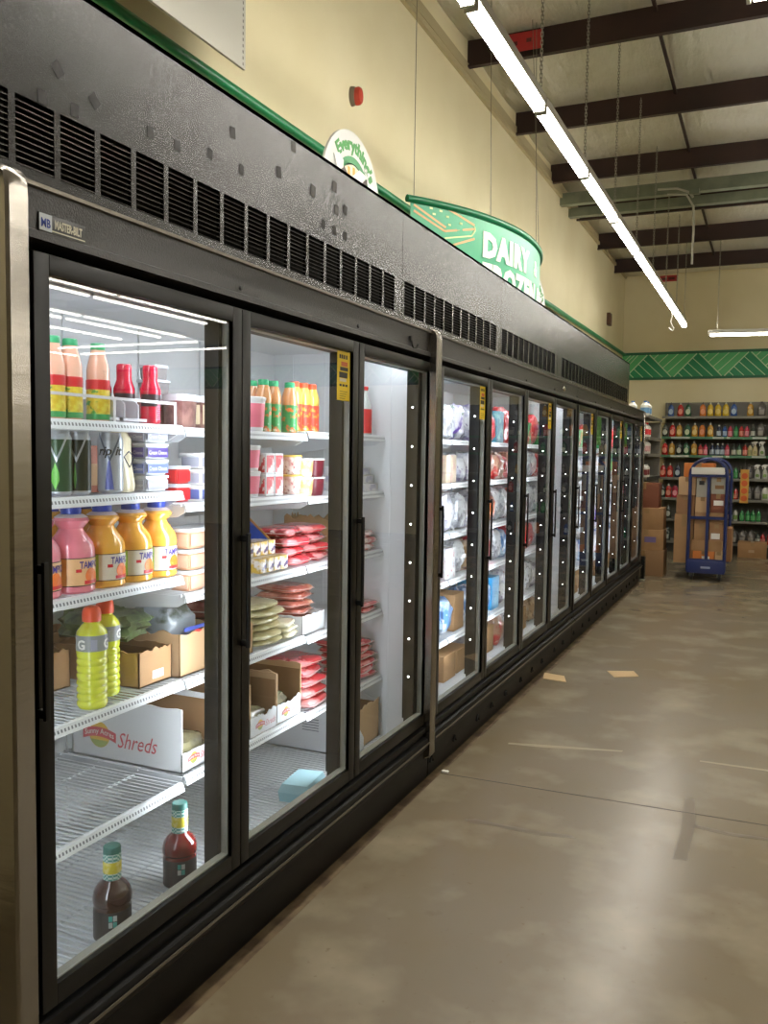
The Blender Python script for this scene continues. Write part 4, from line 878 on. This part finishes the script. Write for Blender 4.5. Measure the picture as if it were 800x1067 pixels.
MB().tube([arc(s0-.03+(s1-s0+.06)*i/N, 3.105) for i in range(N+1)], .024, 10).obj('top_rail', mat('sign_rail_green', '0c6b45', .35), t)
b = MB(); w0 = text('DAIRY', 1, ext=.01, bold=.065, spc=1.14)[2]; sxs = .72/(w0*.212)
def on_arc(s_off, z_off): return lambda x, y, z: arc(s_off+x, z_off+y, .0035+z)
for tx, so, zo, sz in (('DAIRY', -.785, 2.852, .212), ('&', .085, 2.868, .165), ('FROZEN FOODS', -.785, 2.648, .212)):
    put_text(b, tx, sz, on_arc(so, zo), center=False, ext=.01, bold=.065 if tx != '&' else .02, spc=1.14 if tx != '&' else 1, sx=sxs if tx != '&' else sxs*.9)
b.obj('lettering', mat('sign_white', 'eaf2e2', .5), pn)
b = MB(); b2 = MB()
def sline(b, pts, w, o=.004):
    for (sa, za), (sb, zb) in zip(pts, pts[1:]):
        d = Vector((sb-sa, zb-za)).normalized(); n = Vector((-d.y, d.x))*w/2
        vs = [arc(q[0], q[1], oo) for oo in (o-.003, o) for q in ((sa+n.x, za+n.y), (sa-n.x, za-n.y), (sb-n.x, zb-n.y), (sb+n.x, zb+n.y))]
        b.add(vs, [(0, 1, 2, 3), (7, 6, 5, 4), (0, 4, 5, 1), (1, 5, 6, 2), (2, 6, 7, 3), (3, 7, 4, 0)])
for l in ([(-1.40, 3.035), (-1.152, 2.944), (-.877, 3.005)], [(-1.40, 3.072), (-1.144, 2.968)], [(-1.123, 3.089), (-.877, 3.029)], [(-1.075, 2.868), (-.875, 2.941)]): sline(b, l, .014)
sline(b2, [(-1.15, 2.90), (-.904, 2.955), (-.867, 2.999), (-.875, 3.02)], .010)
for s, z in [(-1.242, 3.038), (-1.187, 3.066), (-1.13, 3.039), (-1.112, 2.991), (-1.008, 3.017), (-1.266, 3.071)]: bd_ = MB(); sline(bd_, [(s-.012, z), (s+.012, z)], .012); bd_.obj('pale_dot', mat('sign_pale_line', 'c6dc9c', .5), pn)
b.obj('ice_cream_outline', mat('sign_tan_line', 'd1a878', .5), pn); b2.obj('pale_outline', mat('sign_pale_line', 'c6dc9c', .5), pn)
for s, xx, yy in ((-1.40, 0, 0), (-.70, 0, -.1), (.16, .0, -.15), (.30, .0, -.35)):
    p = Vector(arc(s, 3.12)); MB().tube([p, (p.x+xx, p.y+yy, zroof(p.y)-.1)], .0022, 4).obj('hanging_wire', mat('thin_wire', '6f685a', .5), t)

def arch_sign(label, y, x=-.62):
    t = thing('round_sign', label, 'sign', (x, y, 2.79), 0, 'round white arch signs')
    def disc(b, r0, r1, xx, a0=0, a1=2*PI, n=40, th=.004):
        if r0 == 0: b.lathe([(0, 0), (r1, 0), (r1, th), (0, th)], n, Matrix.Translation((xx, 0, 0)) @ Matrix.Rotation(PI/2, 4, 'Y'))
        else: b.lathe([(r0, 0), (r1, 0), (r1, th), (r0, th), (r0, 0)], n, Matrix.Translation((xx, 0, 0)) @ Matrix.Rotation(PI/2, 4, 'Y'))
    b = MB(); disc(b, 0, .33, 0, th=.012); pnl = b.obj('sign_disc', mat('sign_board_white', 'd9dad6', .5), t)
    b = MB(); disc(b, 0, .165, .012); b.obj('cream_centre', mat('sign_cream_stripes', 'e8dcb8', .5), pnl)
    b = MB()
    for k in range(-2, 3): b.box(.016, .0175, .055*k-.012, .055*k+.012, -.05, math.sqrt(max(.0, .155**2-(.055*k)**2)))
    b.obj('orange_stripes', mat('sign_orange', 'e0a545', .5), pnl)
    b = MB(); disc(b, .172, .205, .012); b.obj('green_ring', mat('sign_ring_green', '3f8f57', .5), pnl)
    b = MB(); r = .236; vs, fs, w = text('Everything\'s', .088, ext=.02, bold=.04, sx=.72)
    b.add([(.0125+z, (r+yy)*math.cos(PI*.74-(x_/w)*PI*.56), (r+yy)*math.sin(PI*.74-(x_/w)*PI*.56)) for x_, yy, z in vs], fs)
    b.obj('lettering', mat('sign_letter_green', '4f9a52', .5), pnl)
    b = MB(); b.prism([(-.225, .16), (-.17, .18), (-.12, .155), (-.125, .12), (-.18, .09)], 'x', .017, .02).prism([(-.03, .10), (.06, .16), (.15, .15), (.06, .075)], 'x', .017, .02).obj('white_box_tops', mat('sign_white2', 'e6e6e0', .5), pnl)
    for q in ([(-.17, .12), (-.11, .13), (-.05, .09), (-.05, .0), (-.14, .0)], [(.05, .085), (.155, .14), (.16, .0), (.06, -.03)]): MB().prism(q, 'x', .0165, .019).obj('dark_box_side', mat('sign_dark_brown', '3a2a20', .5), pnl)
    MB().box(-.02, 0, -.02, .02, -.75, -.2).box(-.06, .04, -.05, .05, -.752, -.738).obj('stand', fix_m, t)
arch_sign('round white sign with green arched lettering above the near freezer', 4.055)
arch_sign('round white sign mostly hidden behind the dairy sign\'s far end', 7.86)

t = thing('fire_horn', 'red oval alarm button on the cream wall above the freezers', 'alarm', (XW, 4.70, 3.585))
MB().lathe([(0, .03), (.030, .028), (.036, .02), (.038, 0)], 24, Matrix.Rotation(PI/2, 4, 'Y') @ Matrix.Scale(1.5, 4, (1, 0, 0))).obj('back_plate', mat('grey_brown_plate', '7d705c', .5), t)
MB().lathe([(0, .036), (.030, .032), (.036, .02), (.036, 0)], 24, Matrix.Translation((.026, .008, 0)) @ Matrix.Rotation(PI/2, 4, 'Y') @ Matrix.Scale(1.45, 4, (1, 0, 0))).obj('red_lens', mat('red_lens', 'b5402f', .35), t)
t = thing('wall_box', 'small brown electrical box high on the left wall near the corner', 'box', (XW, 13.45, 3.56))
MB().box(0, .05, -.09, .09, -.09, .09, .006).obj('box_body', mat('brown_box', '5a3c28', .5), t); MB().box(.05, .056, -.06, .06, -.05, .05, .002).obj('cover', mat('brown_cover', '6b4a33', .5), t)
t = thing('wall_panel', 'pale grey perforated edged panel hanging high on the left wall', 'panel', (-.72, 2.15, 3.12))
MB().box(-.012, 0, 0, 1.085, 0, 1.2).obj('sheet', mat('pale_grey_sheet', 'b5b3a8', .55), t)
b = MB()
for k in range(48): b.box(0, .001, 1.064, 1.070, .012+.025*k, .024+.025*k)
b.obj('perforations', mat('perforation_grey', '6d6b63', .6), t)
MB().tube([(-.006, .05, 1.2), (-.006, .05, 1.62)], .003, 5).tube([(-.006, 1.03, 1.2), (-.006, 1.03, 1.62)], .003, 5).obj('hanging_wire', MATS['thin_wire'], t)
t = thing('red_tag', 'red rectangular tag on the nearest visible purlin', 'tag', (-.47, 6.715, zroof(6.77)-.12))
redtag = mat('red_tag', 'b02a2c', .5)
b = MB().box(-.14, .14, -.003, 0, -.07, .07); b.obj('plate', redtag, t); MB().box(-.08, -.05, -.004, -.003, -.02, .01).box(.02, .06, -.004, -.003, -.01, .02).obj('marks', mat('tag_marks', '5a1a1a', .6), t)
t = thing('red_tag', 'red tag with dark marks near the ceiling on the back wall', 'tag', (-.255, YB, 4.41))
MB().box(-.14, .14, -.004, 0, -.05, .05).obj('plate', redtag, t); MB().box(-.10, -.02, -.005, -.004, -.02, .015).box(.0, .1, -.005, -.004, -.025, .02).obj('marks', MATS['tag_marks'], t)
t = thing('flexible_conduit', 'pale flexible conduit drooping from a box under the grey beams', 'conduit', (.35, 10.0, zroof(10.15)-.34))
MB().tube([(-.2, 0, .06), (0, 0, .05), (.12, 0, 0), (.17, .0, -.06)], .012, 8).tube([(-.1, .02, .0), (.1, .03, -.02), (.17, .05, -.14), (.18, .06, -.4), (.175, .07, -.75)], .012, 8).obj('conduit', fix_m, t)
MB().box(.13, .23, -.04, .04, -.03, .03, .004).obj('junction_box', galv, t)

# ---------------------------------------------------------------- back wall shelving
shelf_m = mat('grey_shelf_metal', '77756b', .5); back_m = mat('grey_back_panel', '6e6c64', .6); strip_g = mat('green_price_strip', '4f7d5c', .45); white_tag = mat('white_price_tag', 'b9bdb2', .5); kickm = mat('dark_kick', '2a2722', .6)
GZ = [2.15, 1.83, 1.54, 1.185, .862, .528, .174]; GY0 = 14.50; GYB = 14.96; GX0, GX1 = -.215, 3.9
t = thing('shelving_unit', 'tall grey shelving of cleaning bottles against the back wall', 'shelving', (0, GY0, 0))
MB().box(GX0, GX1, .43, .46, 0, 2.39).obj('back_panel', back_m, t)
for x in (GX0, 1.40, 2.65, GX1-.03): MB().box(x, x+.03, .40, .43, 0, 2.39).obj('upright', shelf_m, t)
for i, z in enumerate(GZ):
    s = MB().box(GX0, GX1, .0, .43, z-.022, z).obj('shelf', shelf_m, t)
    m = strip_g if i in (1, 2) else shelf_m
    MB().box(GX0, GX1, -.006, 0, z-.036, z+.003).obj('price_strip', m, s)
    if i in (1, 2):
        for x, w in ((-.07, .28), (.55, .16), (.75, .05), (1.12, .2), (1.5, .2), (2.1, .3)): MB().box(x, x+w, -.008, -.006, z-.030, z-.004).obj('price_tag', white_tag, s)
MB().box(GX0, GX1, .05, .07, 0, .152).obj('kick_plate', kickm, t)
def lm(n, c): return mat('print_'+n, c, .4)
def liq(n, c): return mat('liquid_'+n, c, .22, coat=.4)
LQ = {'blue': ('2a4f8f', '9fb6cf'), 'red': ('a8231f', 'd98a78'), 'green': ('24563a', 'b9c9a8'), 'orange': ('c9722f', 'd98a5a'), 'yellow': ('c9a92c', 'd9c05a'), 'amber': ('b5882f', 'd6bb72'), 'dark': ('2b332c', 'b5b7ab'), 'pink': ('b8304a', 'd98a94'), 'navy': ('1f2b45', 'aab6c2'), 'bright green': ('1f7a40', '4f9a5c'), 'grey': ('56524e', '87837b'), 'white': ('b9bab0', '6d8a4a'), 'pale': ('b5a67c', '8f8a5c')}
capw = mat('cap_pale', 'c4c2b6', .4); capd = mat('cap_dark', '2f2d2b', .4)
def shelf_bottle(kind, col, x, row, label):
    y = GY0+.075; z = GZ[row]; c0, c1 = LQ[col]; bm_ = liq(col.replace(' ', '_'), c0); lmat = lm(col.replace(' ', '_'), c1)
    nm = {'soap': 'dish_soap_bottle', 'round': 'cleaner_bottle', 'jug': 'cleaner_jug', 'spray': 'spray_bottle'}[kind]
    t = thing(nm, label, 'jug' if kind == 'jug' else 'bottle', (x, y, z), -PI/2, 'cleaning bottles on the back shelves')
    if kind == 'soap':
        cpart('bottle_body', 'sb', lambda b: b.lathe([(0, 0), (.040, 0), (.048, .012), (.047, .06), (.043, .10), (.046, .13), (.035, .165), (.018, .182), (.015, .19), (0, .19)], 16, Matrix.Scale(.62, 4, (1, 0, 0))), bm_, t)
        cpart('cap', 'sc', lambda b: b.lathe([(0, .188), (.015, .188), (.014, .205), (.006, .212), (.005, .225), (0, .225)], 10), capw if col in ('yellow', 'amber', 'red') else capd, t)
        cpart('label', 'sl', lambda b: b.lathe([(0, .031), (.034, .0312), (.034, .029)], 16, Matrix.Translation((0, 0, .075)) @ Matrix.Rotation(PI/2, 4, 'Y') @ Matrix.Scale(1.3, 4, (1, 0, 0))), lmat, t)
    elif kind == 'round':
        cpart('bottle_body', 'rb', lambda b: b.lathe([(0, 0), (.033, 0), (.035, .006), (.035, .11), (.028, .135), (.013, .155), (.013, .17), (0, .17)], 14), bm_, t)
        cpart('cap', 'rc', lambda b: b.lathe([(0, .168), (.015, .168), (.015, .188), (0, .19)], 10), capd if col != 'navy' else capw, t)
        cpart('label', 'rl', lambda b: b.lathe([(.035, .02), (.0358, .021), (.0358, .09), (.035, .091)], 10, None, 1, -1.2, 1.2), lmat, t)
    elif kind == 'jug':
        cpart('jug_body', 'jb', lambda b: b.lathe([(0, 0), (.052, 0), (.058, .01), (.058, .12), (.045, .16), (.022, .19), (.018, .20), (0, .20)], 16, Matrix.Scale(.8, 4, (1, 0, 0)), sq=3.2), bm_, t)
        cpart('handle', 'jh', lambda b: b.tube([(0, .02, .19), (0, .05, .185), (0, .062, .15), (0, .055, .11)], .010, 8), bm_, t)
        cpart('cap', 'jc', lambda b: b.lathe([(0, .198), (.02, .198), (.02, .222), (0, .224)], 12), capd, t)
        cpart('label', 'jl', lambda b: b.box(.0455, .0475, -.034, .034, .025, .10, .0008), lmat, t)
    else:
        cpart('bottle_body', 'pb', lambda b: b.lathe([(0, 0), (.040, 0), (.044, .008), (.042, .08), (.030, .125), (.016, .15), (.014, .175), (0, .175)], 16, Matrix.Scale(.7, 4, (1, 0, 0))), bm_, t)
        cpart('spray_head', 'ph', lambda b: b.prism([(-.05, .19), (-.05, .205), (-.02, .225), (.035, .222), (.045, .205), (.02, .198), (.016, .172), (-.014, .172), (-.02, .19)], 'x', -.011, .011).prism([(-.042, .19), (-.034, .19), (-.026, .155), (-.036, .15)], 'x', -.005, .005), wht if col == 'white' else capw, t)
        cpart('label', 'pl', lambda b: b.lathe([(0, .030), (.026, .0302), (.026, .028)], 14, Matrix.Translation((0, 0, .055)) @ Matrix.Rotation(PI/2, 4, 'Y')), lmat, t)
ROWS = [
 [('soap', 'blue', 125), ('soap', 'red', 193), ('soap', 'green', 248), ('soap', 'orange', 352), ('soap', 'yellow', 405), ('soap', 'yellow', 458), ('soap', 'yellow', 512), ('soap', 'blue', 568), ('soap', 'amber', 680), ('jug', 'grey', 755)],
 [('soap', 'dark', 88), ('soap', 'red', 140), ('soap', 'amber', 190), ('soap', 'green', 247), ('soap', 'amber', 300), ('soap', 'orange', 352), ('soap', 'amber', 410), ('round', 'navy', 470), ('round', 'blue', 510), ('round', 'pink', 548), ('round', 'bright green', 588), ('round', 'red', 625), ('round', 'pink', 662), ('round', 'dark', 703), ('jug', 'grey', 755)],
 [('soap', 'red', 90), ('soap', 'amber', 140), ('soap', 'dark', 193), ('soap', 'green', 245), ('soap', 'amber', 300), ('round', 'red', 345), ('round', 'pink', 380), ('round', 'navy', 428), ('round', 'navy', 465), ('round', 'navy', 498), ('round', 'pink', 532), ('round', 'dark', 578), ('round', 'green', 615), ('round', 'red', 655), ('round', 'pale', 688), ('spray', 'pale', 722), ('spray', 'white', 770)],
 [('soap', 'red', 82), ('soap', 'red', 133), ('soap', 'navy', 188), ('soap', 'dark', 300), ('soap', 'green', 400), ('round', 'dark', 520), ('round', 'amber', 560), ('round', 'bright green', 598), ('round', 'dark', 638), ('jug', 'grey', 688), ('spray', 'white', 745), ('spray', 'white', 795)],
 [('soap', 'dark', 85), ('soap', 'red', 128), ('soap', 'pink', 175), ('soap', 'dark', 400), ('round', 'pink', 540), ('round', 'bright green', 575), ('round', 'red', 605), ('jug', 'grey', 690), ('jug', 'grey', 750), ('jug', 'white', 803)],
 [('soap', 'dark', 130), ('soap', 'green', 240), ('round', 'pink', 540), ('round', 'navy', 572), ('round', 'white', 607), ('round', 'bright green', 652), ('round', 'bright green', 692), ('round', 'bright green', 727), ('round', 'bright green', 765)],
 [('jug', 'dark', 125), ('jug', 'bright green', 535), ('jug', 'grey', 600), ('jug', 'grey', 660), ('jug', 'grey', 718), ('round', 'dark', 765), ('round', 'red', 800)]]
RN = ['top', 'second', 'third', 'fourth', 'fifth', 'sixth', 'bottom']
KN = {'soap': 'squat soap bottle', 'round': 'slim cleaner bottle', 'jug': 'handled jug', 'spray': 'spray bottle'}
rr = random.Random(4)
for ri, row in enumerate(ROWS):
    row = list(row); zx = 850
    ext = []
    while -.357+zx*.0021045 < 2.7:
        ext.append((rr.choice(['soap', 'soap', 'jug', 'round']), rr.choice(['red', 'amber', 'green', 'blue', 'grey', 'dark', 'orange', 'bright green']), zx)); zx += rr.choice([62, 75, 90])
    cnt = {}; tot = {}
    for k, c, _ in row: tot[(k, c)] = tot.get((k, c), 0)+1
    for k, c, zx in row:
        cnt[(k, c)] = n = cnt.get((k, c), 0)+1
        lb = ('%s %s on the %s back wall shelf' % (c, KN[k], RN[ri])) if tot[(k, c)] == 1 else '%s %s on the %s back shelf, %s of its colour' % (c, KN[k], RN[ri], ORD[n-1]+' from left')
        shelf_bottle(k, c, -.357+zx*.0021045, ri, lb)
    for i, (k, c, zx) in enumerate(ext):
        shelf_bottle(k, c, -.357+zx*.0021045, ri, '%s %s on the %s back shelf, %s past the right edge' % (c, KN[k], RN[ri], ORD[i]))
t = thing('shelf_poster', 'yellow orange strip of hanging round sale pieces before the back shelves', 'poster', (1.035, GY0-.012, 1.33))
MB().box(-.06, .06, -.004, 0, -.52, 0).obj('card_strip', mat('orange_yellow_card', 'c9983f', .5), t)
b = MB()
for k in range(4): b.lathe([(0, .004), (.042, .0035), (.046, 0)], 18, Matrix.Translation((0, -.004, -.10-.115*k)) @ Matrix.Rotation(PI/2, 4, 'X'))
b.obj('round_prints', mat('orange_round_print', 'd0602a', .5), t)
MB().tube([(0, -.002, 0), (0, .004, .22)], .003, 5).obj('hanger', shelf_m, t)
# corner filler panel and side shelving beyond the freezers
t = thing('corner_shelving', 'narrow side shelving beyond the last freezer in the corner', 'shelving', (0, 11.75, 0))
MB().box(-.91, -.88, 0, 1.45, 0, 2.06).obj('back_panel', back_m, t)
MB().box(-.91, -.085, 1.42, 1.45, 0, 2.0).obj('end_panel', mat('pale_grey_panel', '8d8a80', .55), t)
CZ = [2.045, 1.765, 1.545, 1.235]
for z in CZ+[.15]: s = MB().box(-.90, -.075, 0, 1.42, z-.025, z).obj('shelf', shelf_m, t); MB().box(-.075, -.069, 0, 1.42, z-.04, z+.002).obj('price_strip', kickm if z < 1.3 else shelf_m, s)
for i, z in enumerate(CZ):
    for k, (x, y) in enumerate([(-.14, 11.84), (-.14, 12.05), (-.30, 11.84)]):
        t = thing('white_bottle', 'white household bottle on corner shelf %s from top, %s' % (ORD[i], ['front near one', 'front far one', 'rear near one'][k]), 'bottle', (x, y, z), -PI/2, 'white bottles on the corner shelving')
        cpart('bottle_body', 'wb', lambda b: b.lathe([(0, 0), (.052, 0), (.056, .008), (.056, .13), (.03, .16), (.02, .17), (0, .17)], 16, sq=3), wht, t)
        cpart('cap', ('wc',), lambda b: b.lathe([(0, .168), (.024, .168), (.024, .19), (0, .192)], 12), [mat('cap_blue', '3a64a8', .4), redp, capw, capd][i], t)
        cpart('label', 'wl', lambda b: b.lathe([(.0575, .03), (.0590, .031), (.0590, .10), (.0575, .101)], 12, None, 1, -1.3, 1.3, sq=3), [mat('print_skyblue', '6fa0c9', .4), redp, mat('print_pink2', 'c9a0a0', .4), mat('print_redblack', '7a2f30', .4)][i], t)

# ---------------------------------------------------------------- boxes, cart, floor pieces
def cbox(label, x0, x1, y0, y1, z0, z1, m=card, group=None, lab=None, name='cardboard_box', rot=0, tape=True):
    t = thing(name, label, 'box', ((x0+x1)/2, (y0+y1)/2, z0), rot, group); w, d, h = (x1-x0)/2, (y1-y0)/2, z1-z0
    MB().box(-w, w, -d, d, 0, h, .004).obj('box_body', m, t)
    b = MB().box(-w-.0005, w+.0005, -.003, .003, h-.001, h+.0008); b.obj('flap_seam', card_d, t)
    if tape: MB().box(-.025, .025, -d-.0008, d+.0008, h-.0002, h+.0012).box(-.025, .025, -d-.0012, -d, h*.75, h).obj('tape', mat('brown_tape', '9a7a50', .3), t)
    if lab:
        x, z, lw, lh, c = lab; MB().box(x, x+lw, -d-.0015, -d, z, z+lh).obj('label', c, t)
    return t
cred = mat('red_brown_cardboard', '7d4a33', .8); corg = mat('orange_carton', 'c9752f', .55); cwhite = mat('off_white_carton', 'a9a698', .7)
SG = 'box stack beside the far freezer'
cbox('large dark bottom box of the stack beside the far freezer', -.28, .21, 11.32, 11.72, 0, .325, mat('dim_cardboard', '8a6a48', .8), SG)
cbox('box with purple label, second from bottom beside the far freezer', -.22, .20, 11.34, 11.70, .326, .585, card, SG, (-.02, .10, .14, .07, mat('purple_label', '6d5f8a', .5)))
cbox('open flapped box, third from bottom beside the far freezer', -.20, .19, 11.34, 11.68, .586, .86, card, SG)
cbox('reddish brown topmost box of the stack beside the far freezer', -.24, .125, 11.36, 11.66, .861, 1.175, cred, SG)
cbox('brown box lying on the floor below the cleaning bottles', .985, 1.39, 14.18, 14.45, 0, .235, card, None, (-.05, .08, .08, .04, mat('faded_print', 'b59a7a', .7)))
# platform cart
blue = mat('blue_cart_enamel', '17265a', .35, coat=.3)
CX0, CX1, CY0, CY1 = .505, .925, 11.2, 12.45
t = thing('platform_cart', 'tall blue platform cart loaded with cartons near the back shelves', 'cart', (0, 0, 0))
def frame_end(y, nm):
    b = MB(); pts = [(CX0, y, .12), (CX0, y, 1.30)]
    for k in range(1, 12): a = PI-PI*k/12; pts.append(((CX0+CX1)/2+(CX1-CX0)/2*math.cos(a), y, 1.30+.19*math.sin(a)))
    pts += [(CX1, y, 1.30), (CX1, y, .12)]; b.tube(pts, .021, 10)
    b.box(CX0, CX1, y-.016, y+.016, 1.268, 1.30).box(CX0, CX1, y-.016, y+.016, .755, .79).box(CX0, CX1, y-.016, y+.016, .24, .27); b.box(.70, .735, y-.014, y+.014, .27, 1.268)
    b.box(CX0-.01, CX1+.01, y-.02, y+.02, .095, .245, .005)
    return b.obj(nm, blue, t)
f1 = frame_end(CY0, 'end_frame'); frame_end(CY1, 'end_frame')
MB().box(.66, .77, CY0-.0225, CY0-.0202, .155, .18).obj('maker_plate', mat('pale_plate', '9aa3b8', .5), f1)
MB().box(CX0+.005, CX1-.005, CY0, CY1, .165, .20, .004).obj('deck', blue, t)
for x, y in ((CX0+.05, CY0+.03), (CX1-.05, CY0+.03), (CX0+.05, CY1-.03), (CX1-.05, CY1-.03)):
    c = MB().lathe([(0, -.016), (.018, -.018), (.055, -.016), (.06, -.008), (.06, .008), (.055, .016), (.018, .018), (0, .016)], 20, Matrix.Translation((x, y, .0605)) @ Matrix.Rotation(PI/2, 4, 'Y')).obj('caster_wheel', mat('caster_rubber', '1f1d1c', .6), t)
    MB().box(x-.03, x+.03, y-.03, y+.03, .092, .10).prism([(y-.02, .05), (y+.02, .05), (y+.03, .095), (y-.03, .095)], 'x', x-.026, x-.021).prism([(y-.02, .05), (y+.02, .05), (y+.03, .095), (y-.03, .095)], 'x', x+.021, x+.026).lathe([(0, -.03), (.008, -.03), (.008, .03), (0, .03)], 8, Matrix.Translation((x, y, .0605)) @ Matrix.Rotation(PI/2, 4, 'Y')).obj('fork', galv, c)
CG = 'cartons on the blue cart'; D0 = .2005; ya = CY0+.035
cbox('small orange carton with white label, lowest on the blue cart', .56, .81, ya, ya+.3, D0, .362, corg, CG, (-.02, .02, .09, .08, wht))
cbox('small tan carton in the bottom right corner of the cart', .815, .905, ya, ya+.25, D0, .362, card_l, CG)
cbox('flat brown carton above the orange one on the cart', .55, .885, ya, ya+.4, .363, .495, card, CG)
cbox('square brown carton left of the labelled one in the cart middle', .565, .735, ya, ya+.35, .496, .70, card, CG)
cbox('brown carton with white label in the cart middle', .742, .905, ya, ya+.35, .496, .70, mat('warm_cardboard', '9a7350', .8), CG, (-.06, .02, .10, .07, wht))
cbox('flat wide brown carton under the white printed box stack', .57, .91, ya, ya+.42, .701, .835, card, CG)
cbox('brown carton open at the left below the white printed box', .57, .735, ya, ya+.42, .836, 1.02, card_l, CG)
cbox('brown carton with white shipping label under the white printed box', .742, .915, ya, ya+.32, .836, 1.065, cred, CG, (-.05, .09, .11, .06, wht))
cbox('off white printed carton with a hand hole near cart top', .575, .735, ya, ya+.42, 1.021, 1.26, cwhite, CG, (-.05, .15, .06, .05, blk))
cbox('off white carton half with hand hole, right of centre bar', .742, .915, ya, ya+.36, 1.066, 1.262, cwhite, CG, (-.04, .06, .10, .045, card_d))
cbox('tall brown carton leaning out at the left of the cart', .33, .553, CY0+.08, CY0+.5, .20, .80, card, CG)
cbox('tan carton above the tall one at the cart left', .345, .56, CY0+.08, CY0+.45, .801, 1.04, mat('warm_cardboard', '9a7350', .8), CG)
cbox('pale tan carton below the orange box at the cart left', .365, .565, CY0+.06, CY0+.45, 1.041, 1.262, card_l, CG)
cbox('bright orange carton topmost on the cart', .42, .77, CY0+.08, CY0+.42, 1.2625, 1.435, corg, CG)
cbox('brown carton at the right rear of the cart', .77, .985, CY0+.46, CY0+.85, D0, .62, mat('warm_cardboard', '9a7350', .8), CG)
cbox('large brown carton at the rear of the cart load', .42, .76, CY0+.52, CY0+1.15, D0, 1.0, card, CG)
t = thing('white_roll', 'long white carton lying across the cart frame below its arch', 'box', (.708, CY0-.005, 1.3005)); MB().box(-.19, .185, -.03, .03, 0, .085, .008).obj('carton_body', mat('bright_white_card', 'd8d6cc', .6), t)
MB().box(-.1905, -.189, -.025, .025, .006, .078).obj('end_flap', cwhite, t)
# pieces on the floor
def flat(label, pts):
    t = thing('cardboard_piece', label, 'cardboard', (pts[0][0], pts[0][1], 0), 0, 'cardboard scraps on the floor')
    q = [(x-pts[0][0], y-pts[0][1]) for x, y in pts]; MB().prism(q, 'z', .0008, .004).obj('sheet', mat('tan_scrap', 'c0a479', .8), t)
flat('tan cardboard scrap on the floor nearest the freezer base', [(.05, 5.70), (.21, 5.68), (.165, 5.83), (.02, 5.86)])
flat('tan cardboard scrap on the floor farther from the freezer', [(.404, 6.11), (.574, 6.19), (.625, 6.06), (.478, 5.96)])
t = thing('paper_scrap', 'tiny white paper scrap on the floor beneath the end post', 'paper', (.045, 3.79, 0))
MB().pillow(.035, .022, .008, 3, .3, 8).obj('crumple', wht, t)
t = thing('corner_guard', 'small black and steel guard at the far end of the freezers', 'guard', (.0, 10.95, 0))
MB().box(-.03, .028, -.02, .02, 0, .29, .004).obj('guard_post', basem, t); MB().box(.028, .042, -.022, .022, 0, .285, .003).obj('steel_edge', steel, t); MB().box(-.07, .042, -.05, .03, 0, .012, .002).obj('foot_plate', galv, t)
